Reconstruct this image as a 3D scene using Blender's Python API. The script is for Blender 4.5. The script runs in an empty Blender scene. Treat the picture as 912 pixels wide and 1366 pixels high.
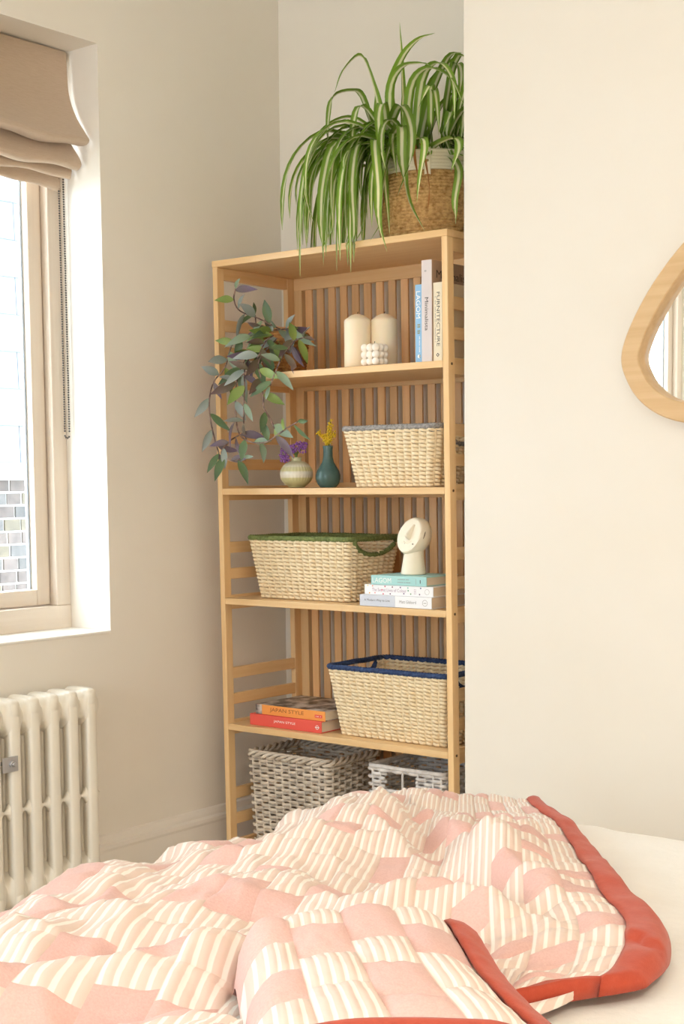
import bpy, math, random
from mathutils import Vector, Matrix, noise

SC = bpy.context.scene
COL = SC.collection
rnd = random.Random(7)

# ------------------------------------------------------------------ camera, sky, exposure
cam_d = bpy.data.cameras.new('camera'); cam = bpy.data.objects.new('camera', cam_d); COL.objects.link(cam)
YAW, PIT, ROL = -0.6709, -0.0850, -0.0092
fw = Vector((math.sin(YAW)*math.cos(PIT), math.cos(YAW)*math.cos(PIT), math.sin(PIT)))
rt = Vector((math.cos(YAW), -math.sin(YAW), 0)); up = rt.cross(fw)
r2 = rt*math.cos(ROL) + up*math.sin(ROL); u2 = -rt*math.sin(ROL) + up*math.cos(ROL)
M = Matrix((r2, u2, -fw)).transposed().to_4x4(); M.translation = Vector((2.8504, -3.0237, 1.1329))
cam.matrix_world = M
cam_d.sensor_fit = 'HORIZONTAL'; cam_d.sensor_width = 36.0
cam_d.lens = 1925.2*36.0/912.0; cam_d.shift_y = 124.7/912.0
cam_d.clip_start = 0.05
SC.camera = cam

world = bpy.data.worlds.new('sky'); SC.world = world; world.use_nodes = True
bg = world.node_tree.nodes['Background']
bg.inputs[0].default_value = (0.82, 0.935, 1.07, 1); bg.inputs[1].default_value = 18.0

SC.view_settings.view_transform = 'Standard'; SC.view_settings.look = 'None'
SC.view_settings.exposure = -0.46; SC.view_settings.gamma = 1.0; SC.view_settings.use_curve_mapping = False
SC.cycles.use_denoising = True
SC.cycles.max_bounces = 14; SC.cycles.diffuse_bounces = 8
SC.cycles.sample_clamp_indirect = 8.0

def portal(name, loc, sy, sz, rot=(0, -math.pi/2, 0)):   # marks a window opening for sampling the sky
    d = bpy.data.lights.new(name, 'AREA'); d.shape = 'RECTANGLE'; d.size = sz; d.size_y = sy
    d.cycles.is_portal = True
    o = bpy.data.objects.new(name, d); COL.objects.link(o); o.location = loc
    o.rotation_euler = rot
XW = -0.0947          # window wall plane
YB = 0.4019           # alcove back wall plane
YC, XCH = -0.0082, 0.848   # chimney breast face and its corner
Y1A, Y1B = -0.80, -0.3342  # window_1 opening
Y2A, Y2B = -3.60, -2.80    # second window on the same wall
ZS, ZH = 0.7292, 2.298
portal('sky_portal', (XW-0.24, (Y1A+Y1B)/2, (ZS+ZH)/2), Y1B-Y1A, ZH-ZS)
portal('sky_portal', (XW-0.24, (Y2A+Y2B)/2, (ZS+ZH)/2), Y2B-Y2A, ZH-ZS)
XR, YF, ZC = 4.1, -4.9, 2.72
X3A, X3B, Z3A, Z3B = 0.70, 2.02, 0.80, 2.25   # window added behind the camera for light from the front
portal('sky_portal', ((X3A+X3B)/2, YF-0.2, (Z3A+Z3B)/2), Z3B-Z3A, X3B-X3A, (math.pi/2, 0, 0))

# ------------------------------------------------------------------ helpers
ORG = {}
class MB:
    def __init__(s): s.v = []; s.f = []; s.uv = []; s.m = []
    def box(s, x0, x1, y0, y1, z0, z1, fn=None):
        b = len(s.v)
        for z in (z0, z1):
            for x, y in ((x0, y0), (x1, y0), (x1, y1), (x0, y1)): s.v.append(fn(x, y, z) if fn else (x, y, z))
        for q in ((3,2,1,0), (4,5,6,7), (0,1,5,4), (1,2,6,5), (2,3,7,6), (3,0,4,7)): s.f.append(tuple(b+i for i in q))
        return s
    def tube(s, pts, r, n=8, closed=False, flat=1.0, caps=True):
        pts = [Vector(p) for p in pts]; N = len(pts); b = len(s.v)
        rr = r if isinstance(r, (list, tuple)) else [r]*N
        prev = None
        for i, p in enumerate(pts):
            if closed: t = pts[(i+1) % N]-pts[i-1]
            else: t = pts[min(i+1, N-1)]-pts[max(i-1, 0)]
            if t.length < 1e-9: t = Vector((0, 0, 1))
            t.normalize()
            ref = Vector((0, 0, 1)) if abs(t.z) < 0.9 else (prev if prev else Vector((0, 1, 0)))
            a = t.cross(ref)
            if a.length < 1e-6: a = t.cross(Vector((1, 0, 0)))
            a.normalize(); c = a.cross(t).normalized(); prev = c if abs(t.z) >= 0.9 else prev
            for k in range(n):
                th = 2*math.pi*k/n
                q = p + a*math.cos(th)*rr[i]*flat + c*math.sin(th)*rr[i]
                s.v.append(q[:])
        M_ = N if closed else N-1
        for i in range(M_):
            j = (i+1) % N
            for k in range(n):
                l = (k+1) % n
                s.f.append((b+i*n+k, b+i*n+l, b+j*n+l, b+j*n+k))
        if not closed and caps:
            s.f.append(tuple(b+k for k in range(n))[::-1]); s.f.append(tuple(b+(N-1)*n+k for k in range(n)))
        return s
    def lathe(s, prof, c=(0, 0, 0), n=32, ang=0.0):
        b = len(s.v); N = len(prof)
        for r, z in prof:
            for k in range(n):
                th = 2*math.pi*k/n+ang; s.v.append((c[0]+r*math.cos(th), c[1]+r*math.sin(th), c[2]+z))
        for i in range(N-1):
            for k in range(n):
                l = (k+1) % n; s.f.append((b+i*n+k, b+i*n+l, b+(i+1)*n+l, b+(i+1)*n+k))
        s.f.append(tuple(b+k for k in range(n))[::-1]); s.f.append(tuple(b+(N-1)*n+k for k in range(n)))
        return s
    def sphere(s, c, r, n=10, m=7, fn=None):
        b = len(s.v); r = r if isinstance(r, (tuple, list)) else (r, r, r)
        for i in range(m+1):
            ph = math.pi*i/m
            for k in range(n):
                th = 2*math.pi*k/n
                p = (c[0]+r[0]*math.sin(ph)*math.cos(th), c[1]+r[1]*math.sin(ph)*math.sin(th), c[2]-r[2]*math.cos(ph))
                s.v.append(fn(*p) if fn else p)
        for i in range(m):
            for k in range(n):
                l = (k+1) % n; s.f.append((b+i*n+k, b+i*n+l, b+(i+1)*n+l, b+(i+1)*n+k))
        return s
    def grid(s, P, uv=True):
        b = len(s.v); R = len(P); C = len(P[0])
        for row in P:
            for p in row: s.v.append(tuple(p))
        for i in range(R-1):
            for j in range(C-1): s.f.append((b+i*C+j, b+i*C+j+1, b+(i+1)*C+j+1, b+(i+1)*C+j))
        return s

def obj(name, mb, mat, parent=None, smooth=False, bevel=0.0, base=None, uvf=None, seg=2):
    o0 = ORG[parent] if parent is not None else Vector(base if base is not None else (0, 0, 0))
    me = bpy.data.meshes.new(name)
    me.from_pydata([(x-o0.x, y-o0.y, z-o0.z) for x, y, z in mb.v], [], mb.f)
    if uvf:
        ul = me.uv_layers.new(name='UVMap')
        for li, l in enumerate(me.loops): ul.data[li].uv = uvf[l.vertex_index]
    me.validate(); me.update()
    if smooth: me.polygons.foreach_set('use_smooth', [True]*len(me.polygons))
    me.materials.append(mat)
    o = bpy.data.objects.new(name, me); COL.objects.link(o)
    if parent is not None: o.parent = parent
    else: o.location = o0
    ORG[o] = o0
    if bevel:
        m = o.modifiers.new('edge', 'BEVEL'); m.width = bevel; m.segments = seg; m.limit_method = 'ANGLE'
        m.harden_normals = False
    return o
def thing(name, label, cat, loc, group=None):
    o = bpy.data.objects.new(name, None); COL.objects.link(o); o.location = loc; o.empty_display_size = 0.05
    ORG[o] = Vector(loc); o['label'] = label; o['category'] = cat
    if group: o['group'] = group
    return o
def tag(o, label, cat, group=None):
    o['label'] = label; o['category'] = cat
    if group: o['group'] = group
    return o
def struct(o): o['kind'] = 'structure'; return o
def structE(name, loc=(0, 0, 0)):
    o = bpy.data.objects.new(name, None); COL.objects.link(o); o.location = loc; ORG[o] = Vector(loc); o['kind'] = 'structure'
    return o
def box(name, b, mat, parent=None, bevel=0.002, fn=None, base=None):
    return obj(name, MB().box(*b, fn=fn), mat, parent, False, bevel, base)
def catmull(pts, n=6, closed=False):
    P = [Vector(p) for p in pts]; N = len(P); out = []
    rng = range(N) if closed else range(N-1)
    for i in rng:
        a = P[(i-1) % N] if closed or i > 0 else P[0]*2-P[1]
        b = P[i]; c = P[(i+1) % N]; d = P[(i+2) % N] if closed or i+2 < N else P[N-1]*2-P[N-2]
        for k in range(n):
            t = k/n
            out.append(0.5*((2*b)+(c-a)*t+(2*a-5*b+4*c-d)*t*t+(3*b-a-3*c+d)*t**3))
    if not closed: out.append(P[-1])
    return out

# ------------------------------------------------------------------ materials
def mat(name, col, rough=0.6, bump=None, var=None, spec=0.5, metal=0.0, rand=0.0, trans=0.0, sheen=0.0, coord='Object'):
    m = bpy.data.materials.new(name); m.use_nodes = True; nt = m.node_tree; N = nt.nodes; L = nt.links
    b = N['Principled BSDF']; b.inputs['Base Color'].default_value = (*col, 1); b.inputs['Roughness'].default_value = rough
    b.inputs['Specular IOR Level'].default_value = spec; b.inputs['Metallic'].default_value = metal
    if sheen: b.inputs['Sheen Weight'].default_value = sheen
    tc = N.new('ShaderNodeTexCoord'); last = None
    def noise_(scale, detail=4, rough_=0.55):
        mp = N.new('ShaderNodeMapping'); L.new(tc.outputs[coord], mp.inputs[0])
        mp.inputs['Scale'].default_value = scale if isinstance(scale, tuple) else (scale,)*3
        n = N.new('ShaderNodeTexNoise'); n.inputs['Scale'].default_value = 1; n.inputs['Detail'].default_value = detail
        n.inputs['Roughness'].default_value = rough_; L.new(mp.outputs[0], n.inputs['Vector']); return n
    src = None
    if var:                                            # (scale, other colour, lo, hi)
        n = noise_(var[0]); rp = N.new('ShaderNodeValToRGB'); L.new(n.outputs[0], rp.inputs[0])
        rp.color_ramp.elements[0].position = var[2]; rp.color_ramp.elements[1].position = var[3]
        rp.color_ramp.elements[0].color = (*var[1], 1); rp.color_ramp.elements[1].color = (*col, 1)
        src = rp.outputs[0]
    if rand:
        oi = N.new('ShaderNodeObjectInfo'); mr = N.new('ShaderNodeMapRange'); L.new(oi.outputs['Random'], mr.inputs[0])
        mr.inputs[3].default_value = 1-rand; mr.inputs[4].default_value = 1+rand
        hs = N.new('ShaderNodeHueSaturation'); L.new(mr.outputs[0], hs.inputs['Value'])
        if src: L.new(src, hs.inputs['Color'])
        else: hs.inputs['Color'].default_value = (*col, 1)
        src = hs.outputs[0]
    if src: L.new(src, b.inputs['Base Color'])
    if bump:                                           # (scale, strength, distance)
        n = noise_(bump[0]); bp = N.new('ShaderNodeBump'); bp.inputs['Strength'].default_value = bump[1]
        bp.inputs['Distance'].default_value = bump[2]; L.new(n.outputs[0], bp.inputs['Height']); L.new(bp.outputs[0], b.inputs['Normal'])
    if trans:
        b.inputs['Transmission Weight'].default_value = trans
    return m
def sr(r, g, b):                                       # sRGB 0-255 to linear
    f = lambda c: (c/255/12.92) if c/255 <= 0.04045 else ((c/255+0.055)/1.055)**2.4
    return (f(r), f(g), f(b))

WALL = mat('cream_wall_paint', sr(236, 230, 220), 0.75, bump=(9.0, 0.12, 0.01), var=(2.2, sr(233, 226, 214), 0.3, 0.7), spec=0.25)
WHITE = mat('white_gloss_paint', sr(232, 224, 212), 0.4, bump=(14.0, 0.05, 0.004))
CEIL = mat('ceiling_paint', sr(246, 245, 242), 0.8)
def wood(name, c1, c2, axis, rough=0.42, rand=0.10, s=1.0):
    k = [60*s, 60*s, 60*s]; k['xyz'.index(axis)] = 2.2*s
    m = mat(name, c1, rough, bump=(tuple(k), 0.06, 0.002), var=(tuple(k), c2, 0.25, 0.75), rand=rand)
    return m
B1, B2 = sr(234, 201, 152), sr(220, 179, 125)
BX, BY, BZ = (wood('bamboo_grain_'+a, B1, B2, a) for a in 'xyz')
SLATM = wood('bamboo_slat', sr(231, 190, 140), sr(215, 168, 115), 'z', rand=0.16)
PALEX = wood('limed_oak_x', sr(230, 219, 206), sr(221, 207, 191), 'y', 0.5, 0.03)
PALEZ = wood('limed_oak_z', sr(228, 216, 201), sr(219, 204, 187), 'z', 0.5, 0.03)
FLOORM = wood('floor_boards', sr(214, 205, 194), sr(200, 190, 178), 'y', 0.4, 0.1, 0.5)

# ------------------------------------------------------------------ room shell
struct(box('floor', (XW-0.3, XR+0.1, YF-0.24, YB+0.1, -0.1, 0.0), FLOORM, None, 0))
struct(box('ceiling', (XW-0.3, XR+0.1, YF-0.24, YB+0.1, ZC, ZC+0.1), CEIL, None, 0))
struct(box('wall_back', (XW-0.3, XR, YB, YB+0.15, 0, ZC), WALL, None, 0))
struct(box('wall_right', (XR, XR+0.1, YF, YB+0.1, 0, ZC), WALL, None, 0))
wf = MB(); YO = YF-0.24
wf.box(XW-0.3, X3A, YO, YF, 0, ZC); wf.box(X3B, XR+0.1, YO, YF, 0, ZC); wf.box(X3A, X3B, YO, YF, 0, Z3A); wf.box(X3A, X3B, YO, YF, Z3B, ZC)
struct(obj('wall_front', wf, WALL))
struct(obj('wall_chimney_breast', MB().box(XCH, 3.0, YC, YB-0.002, 0, ZC), WALL, None, False, 0.004))
wl = MB(); XO = XW-0.26
wl.box(XO, XW, Y1B, YB, 0, ZC); wl.box(XO, XW, Y2B, Y1A, 0, ZC); wl.box(XO, XW, YF, Y2A, 0, ZC)
for a, b_ in ((Y1A, Y1B), (Y2A, Y2B)):
    wl.box(XO, XW, a, b_, 0, ZS); wl.box(XO, XW, a, b_, ZH, ZC)
struct(obj('wall_left', wl, WALL))
# skirting with a moulded top
def skirting(name, p0, p1, nrm):
    prof = [(0, 0), (0.018, 0), (0.018, 0.128), (0.021, 0.136), (0.020, 0.146), (0.013, 0.152), (0.012, 0.160), (0.008, 0.170), (0.0, 0.1741)]
    mb = MB()
    for p in (p0, p1):
        for d, z in prof: mb.v.append((p[0]+nrm[0]*d, p[1]+nrm[1]*d, z))
    n = len(prof)
    for i in range(n-1): mb.f.append((i, i+1, n+i+1, n+i))
    mb.f.append(tuple(range(n))); mb.f.append(tuple(range(n, 2*n))[::-1])
    return struct(obj(name, mb, WHITE_W))
WHITE_W = mat('skirting_paint', sr(234, 227, 217), 0.5, bump=(30.0, 0.08, 0.003), spec=0.35)
struct(box('wall_upper_storey', (XW-0.26, XW-0.06, YF-0.24, YB+0.15, ZC+0.1, 7.5), WALL, None, 0))  # unseen wall added to keep half the sky off the neighbouring house
skirting('baseboard_left', (XW, YF, 0), (XW, YB, 0), (1, 0))
skirting('baseboard_back', (XW, YB, 0), (XCH, YB, 0), (0, -1))
skirting('baseboard_chimney', (XCH, YC, 0), (3.0, YC, 0), (0, -1))

# ------------------------------------------------------------------ windows
GLASS = bpy.data.materials.new('window_glass'); GLASS.use_nodes = True
_nt = GLASS.node_tree; _nt.nodes.clear()
_o = _nt.nodes.new('ShaderNodeOutputMaterial'); _mx = _nt.nodes.new('ShaderNodeMixShader'); _fr = _nt.nodes.new('ShaderNodeMath'); _lw = _nt.nodes.new('ShaderNodeLayerWeight')
_t = _nt.nodes.new('ShaderNodeBsdfTransparent'); _g = _nt.nodes.new('ShaderNodeBsdfGlossy'); _g.inputs['Roughness'].default_value = 0.0
_t.inputs[0].default_value = (0.97, 0.985, 0.98, 1); _fr.operation = 'MULTIPLY_ADD'; _pw = _nt.nodes.new('ShaderNodeMath'); _pw.operation = 'POWER'; _pw.inputs[1].default_value = 5.0; _nt.links.new(_lw.outputs['Facing'], _pw.inputs[0]); _nt.links.new(_pw.outputs[0], _fr.inputs[0]); _fr.inputs[1].default_value = 0.5; _fr.inputs[2].default_value = 0.03
_nt.links.new(_fr.outputs[0], _mx.inputs[0]); _nt.links.new(_t.outputs[0], _mx.inputs[1]); _nt.links.new(_g.outputs[0], _mx.inputs[2]); _nt.links.new(_mx.outputs[0], _o.inputs[0])
SPACER = mat('glazing_spacer', sr(176, 188, 200), 0.35, metal=0.3)
SEAL = mat('dark_seal', sr(30, 29, 28), 0.7)
SILLM = mat('white_sill_paint', sr(240, 236, 228), 0.35)
def window(name, ya, yb):
    w = structE(name, (XW-0.2, (ya+yb)/2, ZS))
    fx0, fx1 = XW-0.24, XW-0.16                        # fixed frame
    F = 0.049
    zb = ZS+0.070
    box('frame_stile', (fx0, fx1, yb-F, yb, zb, ZH), PALEZ, w, 0.003); box('frame_stile', (fx0, fx1, ya, ya+F, zb, ZH), PALEZ, w, 0.003)
    box('frame_rail', (fx0-0.01, fx1+0.002, ya, yb, ZS+0.001, zb), PALEX, w, 0.003); box('frame_rail', (fx0, fx1, ya+F, yb-F, ZH-F, ZH), PALEX, w, 0.003)
    sx0, sx1 = XW-0.228, XW-0.186
    a, b = ya+F+0.003, yb-F-0.003; S = 0.046; zt = ZH-F-0.003; z0 = zb+0.003
    box('seal', (sx0+0.006, sx0+0.016, yb-F-0.003, yb-F, z0, zt), SEAL, w, 0); box('seal', (sx0+0.006, sx0+0.016, ya+F, ya+F+0.003, z0, zt), SEAL, w, 0)
    mid = (a+b)/2
    for lo, hi in (((a, b),) if b-a < 0.9 else ((a, mid-0.001), (mid+0.001, b))):
        s = box('sash_stile', (sx0, sx1, hi-S, hi, z0, zt), PALEZ, w, 0.003); box('sash_stile', (sx0, sx1, lo, lo+S, z0, zt), PALEZ, w, 0.003)
        box('sash_rail', (sx0, sx1, lo+S, hi-S, z0, z0+0.044), PALEX, w, 0.003); box('sash_rail', (sx0, sx1, lo+S, hi-S, zt-0.044, zt), PALEX, w, 0.003)
        g = box('pane', (sx0+0.010, sx0+0.014, lo+S-0.006, hi-S+0.006, z0+0.04, zt-0.04), GLASS, w, 0)
        sp = MB()
        for y0, y1 in ((lo+S-0.001, lo+S+0.007), (hi-S-0.007, hi-S+0.001)): sp.box(sx0+0.0145, sx0+0.019, y0, y1, z0+0.044, zt-0.044)
        obj('glazing_spacer', sp, SPACER, w)
    box('window_sill', (fx1+0.002, XW+0.004, ya+0.001, yb-0.001, ZS-0.001, ZS+0.006), SILLM, w, 0.002)
    return w
window('window_1', Y1A, Y1B)
window('window_2', Y2A, Y2B)
w3 = structE('added_window', ((X3A+X3B)/2, YF-0.15, Z3A))  # unseen window, added to light the shelf and alcove from the front
for a in (X3A, (X3A+X3B)/2-0.03, X3B-0.06): box('frame_stile', (a, a+0.06, YF-0.18, YF-0.12, Z3A, Z3B), PALEZ, w3, 0.003)
for a in (Z3A, Z3B-0.06): box('frame_rail', (X3A, X3B, YF-0.18, YF-0.12, a, a+0.06), PALEX, w3, 0.003)
for a in (X3A+0.06, (X3A+X3B)/2+0.03): box('pane', (a, a+(X3B-X3A)/2-0.09, YF-0.155, YF-0.151, Z3A+0.06, Z3B-0.06), GLASS, w3, 0)

# roman blind drawn half up in window_1
LINEN = mat('taupe_linen', sr(198, 178, 157), 0.85, bump=(260.0, 0.15, 0.001), var=((500, 40, 500), sr(189, 168, 147), 0.3, 0.7), spec=0.2, sheen=0.2)
def blind():
    ya, yb = Y1A+0.012, Y1B-0.009
    t = thing('roman_blind', 'taupe linen roman blind gathered in soft folds at window top', 'blind', (XW-0.09, (ya+yb)/2, 1.93))
    box('headrail', (XW-0.155, XW-0.115, ya, yb, ZH-0.03, ZH-0.002), PALEX, t, 0.002)
    def cloth(name, prof, th=0.006, yend=yb, seed=0):
        prof = catmull([(x, 0, z) for x, z in prof], 5)
        n = 44; P = []
        for i, p in enumerate(prof):
            row = []
            for k in range(n+1):
                s = k/n; y = ya+(yend-ya)*s
                f = i/(len(prof)-1)
                ww = 0.005*math.sin(s*7+seed)*f+0.003*math.sin(s*15+seed*2)*f
                edge = -0.004*math.sin(f*9+seed)*max(0, (s-0.9)*10)
                row.append((p.x+ww*0.7, y+edge, p.z+ww+0.012*f*(1-s)*0.7))
            P.append(row)
        mb = MB().grid(P)
        o = obj(name, mb, LINEN, t, True)
        m = o.modifiers.new('thick', 'SOLIDIFY'); m.thickness = th; m.offset = 0
        m2 = o.modifiers.new('soft', 'SUBSURF'); m2.levels = 1; m2.render_levels = 1
        return o
    X = XW
    cloth('blind_panel', [(X-0.112, ZH-0.004), (X-0.108, 2.25), (X-0.105, 2.18), (X-0.085, 2.12), (X-0.047, 2.065), (X-0.033, 2.046), (X-0.045, 2.036), (X-0.075, 2.04), (X-0.098, 2.06)], 0.006, yb, 0.3)
    cloth('blind_fold', [(X-0.10, 2.055), (X-0.085, 2.03), (X-0.068, 2.0), (X-0.062, 1.984), (X-0.075, 1.976), (X-0.105, 1.99)], 0.005, yb-0.002, 1.2)
    cloth('blind_fold', [(X-0.115, 2.02), (X-0.105, 1.99), (X-0.098, 1.968), (X-0.104, 1.957), (X-0.13, 1.97)], 0.005, yb-0.004, 2.4)
    cloth('blind_fold', [(X-0.138, 2.0), (X-0.135, 1.968), (X-0.132, 1.942), (X-0.138, 1.934), (X-0.15, 1.945)], 0.005, yb-0.010, 3.9)
blind()
CHAIN = mat('steel_bead_chain', sr(84, 82, 80), 0.4, metal=0.5)
c = MB(); xc_, ztop, zlow = XW-0.135, 2.06, 1.272
pth = [(Y1B-0.012, ztop-0.0066*i) for i in range(int((ztop-zlow)/0.0066))]
pth += [(Y1B-0.020+0.008*math.cos(a), zlow-0.008*math.sin(a)-0.002) for a in (0.6, 1.4, 2.2, 2.9)]
pth += [(Y1B-0.028, ztop-0.0066*i) for i in range(int((ztop-zlow)/0.0066))]
for y, z in pth: c.sphere((xc_, y, z), 0.0028, 6, 4)
tag(obj('blind_chain', c, CHAIN, None, True, base=(xc_, Y1B-0.02, zlow)), 'looped metal bead pull chain hanging beside the window reveal', 'chain')

# ------------------------------------------------------------------ the neighbouring house seen through the window
BRKS = [mat('stock_brick_'+n_, sr(*c1), 0.9, bump=(60.0, 0.3, 0.004), var=(18.0, sr(*c2), 0.3, 0.7), rand=0.25) for n_, c1, c2 in (('grey', (88, 85, 82), (64, 62, 61)), ('ochre', (100, 92, 76), (76, 70, 60)), ('rose', (94, 84, 78), (70, 63, 60)))]; BRK = BRKS[0]
MORT = mat('mortar', sr(168, 164, 158), 0.95, bump=(80.0, 0.3, 0.003))
SLATE = mat('pale_slate', sr(98, 104, 110), 0.6, bump=(30.0, 0.1, 0.003), rand=0.05)
COP = mat('stone_coping', sr(140, 140, 138), 0.8, bump=(40.0, 0.2, 0.003))
HX = -3.5
hs = thing('neighbour_house', 'pale slate clad house with stock brick base outside window', 'house', (HX-0.6, 2.0, -0.4))
box('wall', (HX-1.2, HX, 0.2, 4.2, -0.4, 3.4), MORT, hs, 0)
bm_ = None; far = MB(); z = -0.4; row = 0
while z < 1.165:
    y = 0.2-rnd.uniform(0, 0.1)
    while y < 4.15:
        w_ = rnd.choice((0.095, 0.105, 0.11, 0.085)); y0, y1 = max(y, 0.2), min(y+w_, 4.2)
        d = rnd.uniform(0.006, 0.014)
        if 1.35 < y0 < 2.75 and z > 0.05:
            box('brick', (HX, HX+d, y0, y1, z, z+0.060), rnd.choice(BRKS), hs, 0.002)
        else: far.box(HX, HX+d, y0, y1, z, z+0.060)
        y += w_+0.011
    z += 0.0715; row += 1
fb = obj('brickwork', far, BRK, hs); fb['kind'] = 'stuff'
box('coping', (HX, HX+0.07, 0.2, 4.2, 1.19, 1.235), COP, hs, 0.006)
fs = MB(); row = 0; z = 1.26
while z < 3.3:
    y = 0.2-(0.14 if row % 2 else 0.0)
    while y < 4.18:
        y0, y1 = max(y, 0.2), min(y+0.272, 4.2)
        def tilt(x_, y_, z_, zz=z): return (x_+0.009*(1-(z_-zz)/0.23), y_, z_)
        if 1.3 < y0 < 2.9: box('slate', (HX, HX+0.008, y0, y1, z, z+0.23), SLATE, hs, 0.001, fn=tilt)
        else: fs.box(HX, HX+0.008, y0, y1, z, z+0.23, fn=tilt)
        y += 0.276
    z += 0.20; row += 1
fso = obj('slate_cladding', fs, SLATE, hs); fso['kind'] = 'stuff'
box('roof', (HX-1.3, HX+0.15, 0.1, 4.3, 3.45, 3.55), SLATE, hs, 0.01)
GRD = mat('paving', sr(200, 195, 185), 0.9, var=(3.0, sr(180, 175, 165), 0.3, 0.7))
struct(box('floor_outside', (-9, XW-0.3, -8, 8, -0.5, -0.4), GRD, None, 0))
# ------------------------------------------------------------------ radiator
RADM = mat('cream_radiator_enamel', sr(236, 229, 215), 0.32, bump=(40.0, 0.03, 0.002))
STEEL = mat('brushed_steel', sr(190, 188, 190), 0.3, metal=0.9)
rad = thing('column_radiator', 'cream enamelled three-column radiator on the wall under the window', 'radiator', (-0.02, -0.9, 0.0))
PITCH = 0.0625; ZT, ZBt = 0.606, 0.075
def section(yc):
    mb = MB()
    xs = (-0.052, -0.020, 0.012); tw, td = 0.0165, 0.0155
    # one loop round the whole section: rounded flat header at top and bottom, three oval tubes between
    def rtube(x, hw, hd, z0, z1):
        n = 12
        prof = [(0.55, z0), (0.9, z0+0.006), (1, z0+0.014), (1, z1-0.014), (0.9, z1-0.006), (0.55, z1)]
        b = len(mb.v)
        for s, z in prof:
            for k in range(n):
                th = 2*math.pi*(k+0.5)/n; cx, cy = math.cos(th), math.sin(th)
                e = lambda c: math.copysign(abs(c)**0.42, c)
                mb.v.append((x+hd*e(cx)*s, yc+hw*e(cy)*s, z))
        for i in range(len(prof)-1):
            for k in range(n):
                l = (k+1) % n; mb.f.append((b+i*n+k, b+i*n+l, b+(i+1)*n+l, b+(i+1)*n+k))
        mb.f.append(tuple(b+k for k in range(n))[::-1]); mb.f.append(tuple(b+(len(prof)-1)*n+k for k in range(n)))
    for x in xs: rtube(x, tw, td, ZBt, ZT-0.001)
    rtube(-0.020, tw+0.001, 0.050, ZT-0.052, ZT); rtube(-0.020, tw+0.001, 0.050, ZBt-0.002, ZBt+0.05)
    # hubs joining it to its neighbour: flared towards the section
    for z, r in ((ZT-0.046, 0.030), (ZBt+0.046, 0.030)):
        n = 16; b = len(mb.v); st = [(-0.5, 0.034), (-0.40, 0.037), (-0.32, 0.043), (-0.24, 0.054), (0.24, 0.054), (0.32, 0.043), (0.40, 0.037), (0.5, 0.034)]
        for f, rr in st:
            for k in range(n):
                th = 2*math.pi*k/n; zz = z+rr*math.sin(th)*1.0
                mb.v.append((max(-0.066, min(0.0255, -0.020+rr*1.1*math.cos(th))), yc+f*PITCH, max(ZBt+0.003, min(ZT-0.004, zz))))
        for i in range(len(st)-1):
            for k in range(n):
                l = (k+1) % n; mb.f.append((b+i*n+k, b+(i+1)*n+k, b+(i+1)*n+l, b+i*n+l))
    # small welded bridge halfway down
    n = 10; b = len(mb.v); st = [(-0.5, 0.004), (-0.42, 0.006), (-0.34, 0.011), (-0.26, 0.022), (0.26, 0.022), (0.34, 0.011), (0.42, 0.006), (0.5, 0.004)]
    for f, rr in st:
        for k in range(n):
            th = 2*math.pi*k/n; mb.v.append((0.010+min(rr, 0.012)*math.cos(th), yc+f*PITCH, 0.325+rr*math.sin(th)))
    for i in range(len(st)-1):
        for k in range(n):
            l = (k+1) % n; mb.f.append((b+i*n+k, b+(i+1)*n+k, b+(i+1)*n+l, b+i*n+l))
    return mb
ys = [-0.515-PITCH*i for i in range(14)]
for y in ys:
    obj('section', section(y), RADM, rad, True)
endcap = MB().tube([(-0.02, -0.497, ZT-0.034), (-0.02, -0.478, ZT-0.034)], 0.016, 14)
obj('end_plug', endcap, RADM, rad, True); obj('end_plug', MB().tube([(-0.02, -0.497, ZBt+0.034), (-0.02, -0.478, ZBt+0.034)], 0.016, 14), RADM, rad, True)
for y in (ys[2], ys[11]):
    for x in (-0.052,): box('foot', (-0.06, 0.02, y-0.012, y+0.012, 0.0, ZBt+0.01), RADM, rad, 0.003)
yb_ = (ys[4]+ys[5])/2+0.020
br = box('bracket', (0.0285, 0.0315, yb_-0.036, yb_+0.012, 0.430, 0.468), STEEL, rad, 0.001)
obj('bolt', MB().tube([(0.031, yb_-0.005, 0.449), (0.036, yb_-0.005, 0.449)], 0.0105, 16), STEEL, br, False, 0.002)
obj('bolt', MB().tube([(0.036, yb_-0.005, 0.449), (0.043, yb_-0.005, 0.449)], 0.006, 6), STEEL, br, False, 0.001)
obj('bracket_arm', MB().tube([(XW, yb_-0.02, 0.449), (0.029, yb_-0.02, 0.449)], 0.005, 8), STEEL, rad)

# ------------------------------------------------------------------ bamboo shelf
LEAN = -0.0117
def rk(x, y, z): return (x+LEAN*(z-1.2), y, z)
W_, T_, PD, D_ = 0.8, 0.0176, 0.0286, 0.334
ZTOP, TH = 1.7589, 0.0178
Zs = [1.4362, 1.1188, 0.8058, 0.4421, 0.09]
sh = thing('bamboo_shelf', 'tall open bamboo shelving unit with slatted back in the alcove', 'shelf', (0.4, 0.18, 0.0))
YBK = D_+0.020
for x0 in (0.0, W_-T_):
    box('post', (x0, x0+T_, 0, PD, 0, ZTOP-TH), BZ, sh, 0.0018, rk); box('post', (x0, x0+T_, D_-PD, YBK, 0, ZTOP-TH), BZ, sh, 0.0018, rk)
box('shelf_board', (-0.001, W_+0.001, -0.001, YBK+0.002, ZTOP-TH, ZTOP), BX, sh, 0.0018, rk)
for z in Zs: box('shelf_board', (T_, W_-T_, 0.0005, D_, z-TH, z), BX, sh, 0.0015, rk)
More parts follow.
